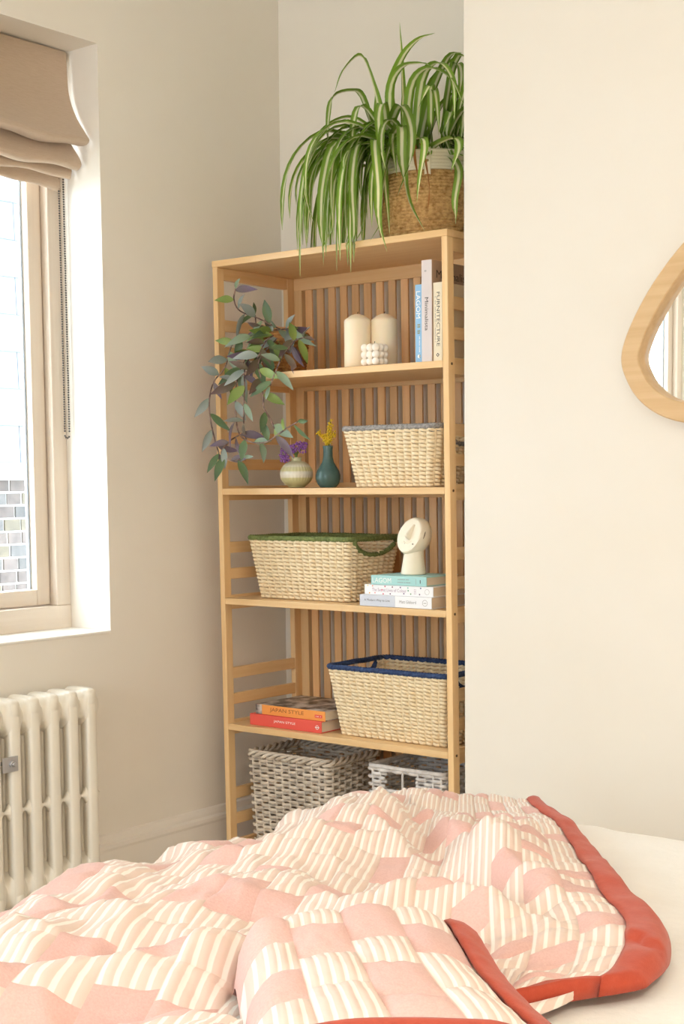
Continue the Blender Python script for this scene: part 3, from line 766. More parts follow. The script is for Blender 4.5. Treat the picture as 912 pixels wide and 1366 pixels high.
flat_rect(bk, 'rule', (0.690, 0.006, z4+0.0695), X3, Z3, 0.0008, 0.014, INKG); flat_rect(bk, 'publisher_mark', (0.7035, 0.006, z4+0.0695), X3, Z3, 0.0024, 0.009, INK)

RED = paper('coral_red_cover', 228, 92, 80); ORANGE = paper('orange_cover', 240, 158, 82)
PHOTO = mat('photo_cover', sr(206, 196, 190), 0.35, var=(26.0, sr(58, 44, 38), 0.42, 0.62), spec=0.5)
bk = book('coral red book lying under the orange book', (0.090, 0.024, z5), 0.265, 0.0325, 0.215, X3, Z3, RED, RED)
text(bk, 'JAPAN STYLE', (0.2205, 0.024, z5+0.017), X3, Z3, 0.0085, INKW, 0.080)
flat_disc(bk, 'publisher_mark', (0.340, 0.024, z5+0.0155), X3, Z3, 0.006, INKW, 0.0045); flat_rect(bk, 'publisher_mark', (0.340, 0.024, z5+0.0155), X3, Z3, 0.0155, 0.002, INKW, 0.0005)
bk = book('orange book with a dark photographic cover lying on the coral red book', (0.108, 0.030, z5+0.033), 0.255, 0.0275, 0.205, X3, Z3, ORANGE, PHOTO)
BROWN = mat('brown_print', sr(150, 78, 36), 0.6)
text(bk, 'JAPAN STYLE', (0.224, 0.030, z5+0.0475), X3, Z3, 0.0135, BROWN, 0.125)
flat_rect(bk, 'spine_photo', (0.108+0.012, 0.030, z5+0.0468), X3, Z3, 0.023, 0.027, PHOTO, 0.0003)
tl = flat_rect(bk, 'publisher_tag', (0.340, 0.030, z5+0.0455), X3, Z3, 0.027, 0.009, RED, 0.0003)
strokes(bk, (0.340, 0.030, z5+0.0455), X3, Z3, 0.018, 0.003, INKW, 7, 'publisher_mark', 0.0006)

# ------------------------------------------------------------------ candles
WAX = mat('ivory_wax', sr(244, 226, 196), 0.45, spec=0.4); WAX.node_tree.nodes['Principled BSDF'].inputs['Subsurface Weight'].default_value = 0.25
WAX.node_tree.nodes['Principled BSDF'].inputs['Subsurface Radius'].default_value = (0.02, 0.012, 0.006)
WAXW = mat('white_wax', sr(250, 240, 226), 0.4, spec=0.4); WICK = mat('wick', sr(120, 96, 70), 0.9)
def pillar(x, y, label):
    t = thing('pillar_candle', label, 'candle', (x, y, z2), 'pillar candles')
    r = 0.0355; H = 0.128
    obj('wax', MB().lathe([(r-0.003, 0), (r, 0.003), (r, H-0.006), (r-0.002, H-0.001), (r-0.006, H+0.002), (0.018, H+0.010), (0.008, H+0.014), (0.004, H+0.0145)], (x, y, z2), 40), WAX, t, True)
    obj('wick', MB().tube([(x, y, z2+H+0.012), (x+0.001, y, z2+H+0.018), (x+0.004, y-0.001, z2+H+0.019)], 0.0011, 6), WICK, t, True)
pillar(0.467, 0.056, 'ivory pillar candle standing on the side nearer the trailing plant')
pillar(0.523, 0.100, 'ivory pillar candle standing on the side nearer the upright books')
for o_ in (): pass
t = thing('bubble_candle', 'small white bubble cube candle in front of the pillar candles', 'candle', (0.541, 0.033, z2))
mb = MB()
for i in range(3):
    for j in range(3):
        for k in range(3): mb.sphere((0.541+(i-1)*0.0182, 0.033+(j-1)*0.0182, z2+0.0103+k*0.0182), 0.0106, 14, 10)
obj('wax', mb, WAXW, t, True); obj('wick', MB().tube([(0.541, 0.033, z2+0.055), (0.542, 0.033, z2+0.064)], 0.001, 6), WICK, t)

# ------------------------------------------------------------------ vases and cut flowers
def glaze(name, c1, c2, scale, rough): return mat(name, c1, rough, var=(scale, c2, 0.35, 0.65), spec=0.5)
def rib_mat():
    m = mat('celadon_ribbed_glaze', sr(206, 200, 168), 0.3, spec=0.5); nt = m.node_tree; N = nt.nodes; L = nt.links
    tc = N.new('ShaderNodeTexCoord'); sp = N.new('ShaderNodeSeparateXYZ'); L.new(tc.outputs['Object'], sp.inputs[0])
    rp = N.new('ShaderNodeValToRGB'); mr = N.new('ShaderNodeMapRange'); mr.inputs[2].default_value = 0.088; L.new(sp.outputs[2], mr.inputs[0]); L.new(mr.outputs[0], rp.inputs[0])
    e = rp.color_ramp.elements; e[0].color = (*sr(190, 188, 142), 1); e[1].color = (*sr(196, 192, 152), 1)
    for p, c in ((0.3, (206, 200, 150)), (0.33, (228, 222, 204)), (0.5, (224, 220, 206)), (0.54, (204, 198, 146)), (0.64, (208, 204, 164)), (0.68, (222, 218, 200)), (0.82, (198, 196, 160))):
        k = e.new(p); k.color = (*sr(*c), 1)
    L.new(rp.outputs[0], N['Principled BSDF'].inputs['Base Color']); return m
x, y = 0.222, 0.088
t = thing('round_vase', 'squat round celadon vase with ribbed bands holding purple flowers', 'vase', (x, y, z3))
prof = [(0.018, 0), (0.022, 0.0015)]+[(0.0465*math.sin(a)**0.9, 0.038-0.038*math.cos(a)) for a in [0.55+0.11*i for i in range(21)]]+[(0.0145, 0.0745), (0.0135, 0.078), (0.0150, 0.084), (0.0145, 0.085), (0.012, 0.084), (0.011, 0.075)]
mb = MB(); n = 120; N = len(prof); b = 0
for r, z in prof:
    for k in range(n):
        th = 2*math.pi*k/n
        rib = -0.0011 if (k % 4 < 2 and (0.020 < z < 0.034 or 0.042 < z < 0.062) and r > 0.03) else 0
        mb.v.append((x+(r+rib)*math.cos(th), y+(r+rib)*math.sin(th), z3+z))
for i in range(N-1):
    for k in range(n):
        l = (k+1) % n; mb.f.append((i*n+k, i*n+l, (i+1)*n+l, (i+1)*n+k))
mb.f.append(tuple(range(n))[::-1])
obj('body', mb, rib_mat(), t, True)
PURP = mat('purple_floret', sr(126, 72, 158), 0.7, rand=0.1, var=(400.0, sr(170, 120, 198), 0.3, 0.7)); STEM = mat('flower_stem', sr(98, 110, 52), 0.7)
t = thing('purple_flowers', 'cluster of tiny purple flowers in the squat round vase', 'flowers', (x, y, z3+0.078))
fl = MB(); st = MB(); r4 = random.Random(3)
for cx, cy, cz, R in ((-0.030, -0.020, 0.096, 0.014), (-0.022, -0.022, 0.082, 0.013), (-0.018, -0.006, 0.106, 0.014), (-0.006, -0.012, 0.110, 0.014), (0.006, -0.006, 0.114, 0.013), (0.020, 0.004, 0.108, 0.013), (0.026, 0.004, 0.118, 0.012), (-0.028, -0.014, 0.108, 0.012), (0.014, 0.0, 0.120, 0.011), (-0.026, -0.026, 0.078, 0.009)):
    st.tube(catmull([(x, y, z3+0.07), (x+cx*0.2, y+cy*0.2, z3+0.096), (x+cx, y+cy, z3+cz)], 4), 0.0012, 6)
    for _ in range(34):
        d = Vector((r4.gauss(0, 1), r4.gauss(0, 1), r4.gauss(0, 1))).normalized()*R*r4.uniform(0.5, 1.0)
        fl.sphere((x+cx+d.x, y+cy+d.y, z3+cz+d.z), r4.uniform(0.0018, 0.003), 6, 4)
o = obj('florets', fl, PURP, t, True); o['kind'] = 'stuff'; obj('stem', st, STEM, t, True)
x, y = 0.336, 0.088
TEAL = glaze('dark_teal_glaze', sr(72, 102, 98), sr(60, 88, 86), 30.0, 0.22)
t = thing('bottle_vase', 'slim dark teal glazed bottle vase holding a yellow sprig', 'vase', (x, y, z3))
obj('body', MB().lathe([(0.020, 0), (0.023, 0.001), (0.030, 0.010), (0.0345, 0.024), (0.0345, 0.034), (0.031, 0.046), (0.0235, 0.058), (0.0165, 0.070), (0.0135, 0.084), (0.0130, 0.104), (0.0145, 0.113), (0.0140, 0.1145), (0.011, 0.113), (0.0105, 0.10)], (x, y, z3), 36), TEAL, t, True)
YEL = mat('yellow_floret', sr(236, 204, 50), 0.7, var=(300.0, sr(206, 172, 30), 0.3, 0.7))
t = thing('yellow_flowers', 'yellow goldenrod sprig in the slim dark teal bottle vase', 'flowers', (x, y, z3+0.104))
fl = MB(); st = MB()
for pts in ([(0, 0, 0.10), (0.002, 0, 0.13), (0.006, 0.0, 0.155), (0.010, 0, 0.180)], [(0, 0, 0.10), (-0.003, 0, 0.125), (-0.014, -0.004, 0.140), (-0.026, -0.008, 0.150)], [(0, 0, 0.10), (0.0, 0, 0.125), (0.002, 0.004, 0.150)], [(0, 0, 0.10), (0.006, 0.004, 0.13), (0.016, 0.010, 0.150)], [(0, 0, 0.1), (-0.004, 0, 0.12), (-0.008, -0.003, 0.14)]):
    P = catmull([(x+a, y+b_, z3+c_) for a, b_, c_ in pts], 6); st.tube(P, 0.001, 6)
    for i, p in enumerate(P):
        if p.z < z3+0.118: continue
        for _ in range(7):
            d = Vector((r4.gauss(0, 1), r4.gauss(0, 1), r4.gauss(0, 1)))*0.0032
            fl.sphere((p+d)[:], r4.uniform(0.0016, 0.0027), 6, 4)
o = obj('florets', fl, YEL, t, True); o['kind'] = 'stuff'; obj('stem', st, STEM, t, True)

# ------------------------------------------------------------------ ceramic head
CER = mat('cream_ceramic', sr(240, 230, 208), 0.55, bump=(70.0, 0.12, 0.002), spec=0.4); DARKC = mat('shadowed_slot', sr(120, 106, 84), 0.8)
hx, hy, hz = 0.630, 0.078, z4+0.0825
t = thing('ceramic_head', 'cream ceramic head sculpture with tilted flat face on book stack', 'sculpture', (hx, hy, hz))
mb = MB(); n = 32
# neck: flared slab-built column
prof = [(0.032, 0.0), (0.0345, 0.002), (0.033, 0.012), (0.030, 0.03), (0.0275, 0.048), (0.0265, 0.062), (0.028, 0.075), (0.030, 0.09)]
b = 0
for r, z in prof:
    for k in range(n):
        th = 2*math.pi*k/n; w = 1+0.02*math.sin(3*th+z*60)
        sx = 0.004*(z/0.09)
        mb.v.append((hx+r*w*math.cos(th)+sx, hy+r*w*0.92*math.sin(th), hz+z))
for i in range(len(prof)-1):
    for k in range(n):
        l = (k+1) % n; mb.f.append((i*n+k, i*n+l, (i+1)*n+l, (i+1)*n+k))
mb.f.append(tuple(range(n))[::-1])
# head: an egg cut by a slanting face plane
hc = Vector((hx+0.004, hy, hz+0.100)); fn_ = Vector((-0.10, -0.95, 0.26)).normalized(); b = len(mb.v); m_, n2 = 26, 40
axis = Vector((0.42, 0.33, 0.85)).normalized()
ex = axis.cross(fn_).normalized(); ey = axis.cross(ex).normalized()
for i in range(m_+1):
    ph = math.pi*i/m_
    for k in range(n2):
        th = 2*math.pi*k/n2
        d = ex*math.sin(ph)*math.cos(th)*0.043+ey*math.sin(ph)*math.sin(th)*0.044+axis*(-math.cos(ph))*(0.053)
        dd = d.dot(fn_); lim = 0.021
        if dd > lim: d -= fn_*(dd-lim)
        mb.v.append((hc+d)[:])
for i in range(m_):
    for k in range(n2):
        l = (k+1) % n2; mb.f.append((b+i*n2+k, b+(i+1)*n2+k, b+(i+1)*n2+l, b+i*n2+l))
ob = obj('body', mb, CER, t, True); ob.data.set_sharp_from_angle(angle=0.7)
upf = (axis-fn_*axis.dot(fn_)).normalized(); sd = fn_.cross(upf).normalized(); f0 = hc+fn_*0.021
def wedge(pts, m, name):                               # pts: (side, up, out) outline rows
    mb = MB(); mb.v = [(f0+sd*a+upf*b_+fn_*c_)[:] for a, b_, c_ in pts]; return mb
nose = MB(); P = []
for i in range(9):
    s = i/8; w = 0.0035+0.0075*s; o_ = 0.004+0.013*s
    if i == 8: o_ = 0.004
    P.append([(f0+sd*(w*a)+upf*(0.030-0.042*s)+fn_*(o_*c_-0.001))[:] for a, c_ in ((-1, 0), (-0.75, 0.6), (-0.3, 1), (0.3, 1), (0.75, 0.6), (1, 0))])
nose.grid(P); obj('nose', nose, CER, t, True)
for s_ in (-1,):
    obj('mouth', MB().sphere((f0-upf*0.026)[:], 0.001, 4, 3), DARKC, t)
mo = MB(); mo.tube([(f0-upf*0.0225-sd*0.008)[:], (f0-upf*0.0235)[:], (f0-upf*0.0225+sd*0.008)[:]], 0.0013, 6); obj('mouth', mo, CER, t, True)
def on_egg(dirv, push=0.0):                            # a point on the egg in a given direction
    d = dirv.normalized(); k = 1/math.sqrt((d.dot(ex)/0.043)**2+(d.dot(ey)/0.044)**2+(d.dot(axis)/0.053)**2); return hc+d*(k+push)
right = Vector((0.93, -0.28, 0.12))
eye = MB(); eye.tube([on_egg(right+upf*s*0.25-sd*s*0.0, -0.0008)[:] for s in (-1.0, -0.5, 0, 0.5, 1.0)], [0.001, 0.0016, 0.0018, 0.0016, 0.001], 8); obj('eye', eye, DARKC, t, True)
obj('eye', MB().sphere(on_egg(Vector((0.45, -0.80, -0.42)), -0.001)[:], 0.002, 8, 6), DARKC, t, True)
# ------------------------------------------------------------------ woven baskets
SEAG = mat('seagrass_cord', sr(240, 222, 188), 0.8, bump=((500, 500, 160), 0.5, 0.0015), var=(60.0, sr(226, 202, 162), 0.28, 0.55), spec=0.25)
WILL = mat('grey_willow', sr(222, 210, 194), 0.75, bump=(260.0, 0.3, 0.001), var=(28.0, sr(178, 164, 148), 0.28, 0.66), spec=0.25)
WILD = mat('grey_willow_pale', sr(222, 218, 214), 0.75, bump=(260.0, 0.3, 0.001), var=(28.0, sr(184, 176, 170), 0.28, 0.66), spec=0.25)
def rrect(x0, x1, y0, y1, r, step):
    """rounded rectangle walked counter-clockwise from the front-left; list of (x, y, nx, ny, side)"""
    out = []
    def line(a, b, n, side):
        L = math.hypot(b[0]-a[0], b[1]-a[1]); k = max(1, int(round(L/step)))
        for i in range(k): t = i/k; out.append((a[0]+(b[0]-a[0])*t, a[1]+(b[1]-a[1])*t, n[0], n[1], side))
    def arc(c, a0, side):
        k = max(2, int(round(r*math.pi/2/step)))
        for i in range(k):
            th = a0+math.pi/2*i/k; out.append((c[0]+r*math.cos(th), c[1]+r*math.sin(th), math.cos(th), math.sin(th), side))
    line((x0+r, y0), (x1-r, y0), (0, -1), 'front'); arc((x1-r, y0+r), -math.pi/2, 'corner')
    line((x1, y0+r), (x1, y1-r), (1, 0), 'right'); arc((x1-r, y1-r), 0, 'corner')
    line((x1-r, y1), (x0+r, y1), (0, 1), 'back'); arc((x0+r, y1-r), math.pi/2, 'corner')
    line((x0, y1-r), (x0, y0+r), (-1, 0), 'left'); arc((x0+r, y0+r), math.pi, 'corner')
    return out
def basket(name, label, bot, top, z0, z1, m, rim_m, pitch=0.0105, half=0.021, amp=0.0042, r=0.0056, rc=0.02, rim_r=0.0075, hole=None, group=None, rim='wrap', sub=4, twine=False):
    t = thing(name, label, 'basket', ((bot[0]+bot[1])/2, (bot[2]+bot[3])/2, z0), group)
    H = z1-z0
    def dims(h): return [bot[i]+(top[i]-bot[i])*h for i in range(4)]
    # fixed angular sampling so every course has the same number of points
    step = half/sub
    ref = rrect(*dims(0.5), rc, step); NP = len(ref)
    nh = max(2, int(round(NP/sub/2))*2)
    def course(h):
        a = dims(h); b = dims(0.5); out = []
        for x, y, nx, ny, sd in ref:
            fx = (x-b[0])/(b[1]-b[0]); fy = (y-b[2])/(b[3]-b[2])
            out.append((a[0]+fx*(a[1]-a[0]), a[2]+fy*(a[3]-a[2]), nx, ny, sd))
        return out
    def cut(x, y, h, sd, d):
        if not hole: return False
        return hole(x, y, h, sd, d)
    rows = int(round((H-rim_r*1.5)/pitch)); pitch = (H-rim_r*1.5)/rows; wv = MB(); jr = random.Random(len(label))
    for i in range(rows):
        h = (i+0.5)*pitch/H; d = dims(h); C = course(h); pts = []; keep = []
        for k, (x, y, nx, ny, sd) in enumerate(C):
            ph_ = math.pi*nh*k/NP
            o_ = amp*(2*abs(math.sin(ph_))**0.8-1.0) if twine else amp*math.sin(ph_+math.pi*i)
            wob = (0.0016*math.cos(ph_)*math.copysign(1, math.sin(ph_)) if twine else 0)+ 0.0009*noise.noise(Vector((x*60, y*60, i*1.7)))
            pts.append((x+nx*o_, y+ny*o_, z0+h*H+max(wob, -0.0005) if i == 0 else z0+h*H+wob)); keep.append(not cut(x, y, h, sd, d))
        if all(keep): wv.tube(pts, r, 6, True, 0.75)
        else:
            s0 = keep.index(False); seq = [(s0+j) % NP for j in range(NP)]; run = []
            for j in seq+[s0]:
                if keep[j] and j != s0: run.append(pts[j])
                else:
                    if len(run) > 2: wv.tube(run, r, 6, False, 0.75)
                    run = []
            if len(run) > 2: wv.tube(run, r, 6, False, 0.75)
    # stakes
    for k in range(nh):
        idx = int(round((k+0.0)*NP/nh)) % NP; P = []
        for j in range(9):
            h = j/8*0.985; c_ = course(h)[idx]
            hd = dims(0.87)
            if cut(c_[0], c_[1], h, c_[4], dims(h)) and not (getattr(hole, 'stake', False) and abs((c_[0]-hd[0])/(hd[1]-hd[0])-0.44) < 0.05): break
            P.append((c_[0], c_[1], z0+0.002+h*(H-0.002)))
        if len(P) > 1: wv.tube(P, r*0.72, 6)
    obj('woven_body', wv, m, t, True)
    bt = dims(0.03); box('base', (bt[0]+0.006, bt[1]-0.006, bt[2]+0.006, bt[3]-0.006, z0+0.001, z0+0.008), m, t, 0.002)
    a = dims(1.0); fine = rrect(*a, rc, 0.0032)
    if rim == 'wrap':
        n = len(fine); w = [rim_r*(1+0.10*math.sin(k*2.1)) for k in range(n)]
        obj('rim', MB().tube([(x, y, z1-rim_r+0.0015*noise.noise(Vector((x*20, y*20, 3)))) for x, y, _, _, _ in fine], w, 8, True), rim_m, t, True)
    else:
        rm = MB(); n = len(fine)
        turns = max(3, int(round(n*0.0032/0.085)))
        for s in range(3):
            P = []
            for k in range(0, n, 3):
                x, y, nx, ny, _ = fine[k]; ph = 2*math.pi*(turns*k/n+s/3)
                P.append((x+nx*0.008*math.cos(ph), y+ny*0.008*math.cos(ph), z1-0.010+0.0075*math.sin(ph)))
            rm.tube(P, 0.0052, 6, True)
        obj('rim', rm, rim_m, t, True)
    return t
def moon(sides, depth=0.30, half_=0.085, y_c=None):
    def f(x, y, h, sd, d):
        if sd not in sides: return False
        s = (y-(d[2]+d[3])/2)/half_
        return abs(s) < 1 and h > 1-depth*math.sqrt(1-s*s) 
    return f
def grip(t, top, bot, z0, z1, side, m, depth=0.30, half_=0.085, r=0.0068):
    P = []
    for i in range(41):
        s = -1+i/20; h = 1-depth*math.sqrt(max(0, 1-s*s)); d = [bot[k]+(top[k]-bot[k])*h for k in range(4)]
        x = d[1] if side == 'right' else d[0]
        P.append((x+(0.002 if side == 'right' else -0.002), (d[2]+d[3])/2+s*half_, z0+h*(z1-z0)-0.004))
    obj('handle', MB().tube(P, [r*(1+0.1*math.sin(k*2.4)) for k in range(41)], 8), m, t, True)
def cord(name, c, c2): return mat(name, c, 0.8, bump=((700, 700, 700), 0.5, 0.0015), var=(160.0, c2, 0.3, 0.6), spec=0.3)
GREYR, GREENR, BLUER = cord('grey_cord', sr(166, 162, 158), sr(112, 108, 106)), cord('olive_cord', sr(124, 134, 80), sr(84, 96, 52)), cord('navy_cord', sr(56, 76, 116), sr(34, 46, 78))
TW = dict(twine=True, half=0.0235, sub=8, amp=0.0044, r=0.0049, pitch=0.0103)
bo, to = (0.468, 0.722, 0.045, 0.245), (0.438, 0.748, 0.020, 0.270)
t = basket('seagrass_basket', 'pale seagrass basket with grey rim beside the teal bottle vase', bo, to, z3, z3+0.163, SEAG, GREYR, **TW, hole=moon(('left', 'right'), 0.30, 0.080))
for s in ('left', 'right'): grip(t, to, bo, z3, z3+0.163, s, GREYR, 0.30, 0.080)
bo, to = (0.106, 0.424, 0.062, 0.245), (0.084, 0.448, 0.032, 0.275)
t = basket('seagrass_basket', 'wide seagrass basket with olive green rim beside the stack of books', bo, to, z4, z4+0.180, SEAG, GREENR, **TW, hole=moon(('left', 'right'), 0.27, 0.098))
for s in ('left', 'right'): grip(t, to, bo, z4, z4+0.180, s, GREENR, 0.27, 0.098)
bo, to = (0.405, 0.752, 0.050, 0.250), (0.380, 0.773, 0.018, 0.285)
t = basket('seagrass_basket', 'large seagrass basket with navy blue rim beside the lying books', bo, to, z5, z5+0.197, SEAG, BLUER, **TW, hole=moon(('left', 'right'), 0.24, 0.095))
for s in ('left', 'right'): grip(t, to, bo, z5, z5+0.197, s, BLUER, 0.24, 0.095)
t = basket('willow_basket', 'tall grey willow basket with braided rim on the bottom shelf', (0.094, 0.368, 0.036, 0.255), (0.080, 0.374, 0.030, 0.262), zb, zb+0.278, WILL, WILL, pitch=0.0108, half=0.027, amp=0.0060, r=0.0050, rc=0.012, rim='braid')
def slot(x, y, h, sd, d): return sd == 'front' and 0.24 < (x-d[0])/(d[1]-d[0]) < 0.64 and 0.79 < h < 0.92
slot.stake = True
basket('willow_basket', 'pale grey willow basket with cut-out handle slot, partly behind the quilt', (0.522, 0.745, 0.036, 0.255), (0.514, 0.757, 0.030, 0.262), zb, zb+0.288, WILD, WILD, pitch=0.0108, half=0.024, amp=0.0050, r=0.0050, rc=0.012, rim_r=0.006, hole=slot)

# ------------------------------------------------------------------ spider plant in a seagrass pot
GRASS = mat('seagrass_coil', sr(206, 168, 112), 0.85, bump=(150.0, 0.8, 0.004), var=(95.0, sr(150, 110, 62), 0.30, 0.62), spec=0.2)
BAND = mat('pale_cotton_rope', sr(222, 214, 190), 0.85, bump=(240.0, 0.4, 0.002), spec=0.2)
LEATH = mat('cream_leather', sr(226, 216, 190), 0.6, bump=(200.0, 0.2, 0.001)); STUD = mat('brass_stud', sr(170, 150, 100), 0.3, metal=0.9)
SOIL = mat('potting_soil', sr(58, 44, 34), 0.95, bump=(120.0, 0.8, 0.005)); DRY = mat('dry_leaf', sr(168, 112, 60), 0.8)
def spider_mat():
    m = mat('spider_leaf', sr(92, 132, 40), 0.45, spec=0.4); nt = m.node_tree; N = nt.nodes; L = nt.links
    uv = N.new('ShaderNodeUVMap'); uv.uv_map = 'UVMap'; sp = N.new('ShaderNodeSeparateXYZ'); L.new(uv.outputs[0], sp.inputs[0])
    rp = N.new('ShaderNodeValToRGB'); L.new(sp.outputs[0], rp.inputs[0]); e = rp.color_ramp.elements
    g1, g2, w = sr(118, 154, 52), sr(138, 172, 66), sr(240, 240, 200)
    e[0].color = (*g1, 1); e[1].color = (*g1, 1)
    for p, c in ((0.30, g2), (0.40, w), (0.60, w), (0.70, g2)): k = e.new(p); k.color = (*c, 1)
    oi = N.new('ShaderNodeObjectInfo'); mr = N.new('ShaderNodeMapRange'); mr.inputs[3].default_value = 0.75; mr.inputs[4].default_value = 1.25; L.new(oi.outputs['Random'], mr.inputs[0])
    hs = N.new('ShaderNodeHueSaturation'); L.new(rp.outputs[0], hs.inputs['Color']); L.new(mr.outputs[0], hs.inputs['Value'])
    b = N['Principled BSDF']; L.new(hs.outputs[0], b.inputs['Base Color'])
    tr = N.new('ShaderNodeBsdfTranslucent'); L.new(hs.outputs[0], tr.inputs[0]); mx = N.new('ShaderNodeMixShader'); mx.inputs[0].default_value = 0.3
    L.new(b.outputs[0], mx.inputs[1]); L.new(tr.outputs[0], mx.inputs[2]); L.new(mx.outputs[0], N['Material Output'].inputs[0])
    return m
SPID = spider_mat()
px_, py_, pz_ = 0.620, 0.178, ZTOP+0.001
sp = thing('spider_plant', 'variegated spider plant spilling from a seagrass pot on shelf top', 'plant', (px_, py_, pz_))
prof = [(0.115, 0.0), (0.122, 0.004)]
for i in range(19):
    z = 0.010+i*0.0085; r = 0.126+0.014*math.sin(math.pi*(0.15+0.7*i/18))
    prof += [(r-0.003, z-0.003), (r, z), (r, z+0.0028), (r-0.003, z+0.0052)]
obj('pot', MB().lathe(prof, (px_, py_, pz_), 56), GRASS, sp, True)
bprof = []
for i in range(6):
    z = 0.172+i*0.0085; r = 0.1335
    bprof += [(r-0.002, z-0.003), (r, z), (r, z+0.0028), (r-0.002, z+0.0052)]
bprof += [(0.126, 0.2195), (0.122, 0.215), (0.120, 0.18)]
obj('pot_band', MB().lathe(bprof, (px_, py_, pz_), 56), BAND, sp, True)
obj('soil', MB().lathe([(0.119, 0.19), (0.10, 0.198), (0.05, 0.204), (0.004, 0.206)], (px_, py_, pz_), 32), SOIL, sp, True)
tab = MB(); ta = math.radians(-58); P = []
for i in range(9):
    row = []
    for j in range(5):
        a = ta+(j-2)*0.030; z = 0.222-i*0.0085; r = 0.1365
        if i == 0: r = 0.132
        if i == 8: z += 0.002*(j % 2)
        row.append((px_+r*math.cos(a), py_+r*math.sin(a), pz_+z))
    P.append(row)
to_ = obj('tab', tab.grid(P), LEATH, sp, True); m_s = to_.modifiers.new('thick', 'SOLIDIFY'); m_s.thickness = 0.004; m_s.offset = 1
for z in (0.203, 0.188):
    c_ = Vector((px_+0.1405*math.cos(ta), py_+0.1405*math.sin(ta), pz_+z)); obj('stud', MB().sphere(c_[:], 0.0035, 10, 6), STUD, to_, True)
def settle(p):                                         # keep leaves clear of the board, the walls and the pot
    x, y, z = p
    y = min(y, YB-0.02); x = max(x, XW+0.02)
    if y > YC-0.02: x = min(x, XCH-0.008)
    d = math.hypot(x-px_, y-py_)
    if d < 0.146 and z < pz_+0.225 and z > pz_-0.01:
        k = 0.146/max(d, 1e-4); x = px_+(x-px_)*k; y = py_+(y-py_)*k
    if y > YC-0.02: x = min(x, XCH-0.008)
    if -0.012 < y < 0.37 and -0.02 < x < 0.83 and z < ZTOP+0.006:
        if y < 0.03: y = -0.014
        else: z = ZTOP+0.006
    return Vector((x, y, z))
def leaf(parent, P, w, m, name='leaf', fold=0.25, tipk=4.5, basew=0.45, side=None):
    n = len(P)-1; V = []; uv = []
    for i, p in enumerate(P):
        t_ = (P[min(i+1, n)]-P[max(i-1, 0)]).normalized(); s = t_.cross(Vector((0, 0, 1)))
        if s.length < 0.15 or side is not None: s = side if side is not None else s
        s = s-t_*s.dot(t_)
        if s.length < 1e-4: s = Vector((1, 0, 0))
        s.normalize(); nn = s.cross(t_)
        f = i/n; ww = w*(basew+(1-basew)*min(1, f*4))*max(0.03, 1-f**tipk)
        V.append([(p-s*ww/2+nn*ww*fold)[:], p[:], (p+s*ww/2+nn*ww*fold)[:]]); uv += [(0, f), (0.5, f), (1, f)]
    return obj(name, MB().grid(V), m, parent, True, uvf=uv)
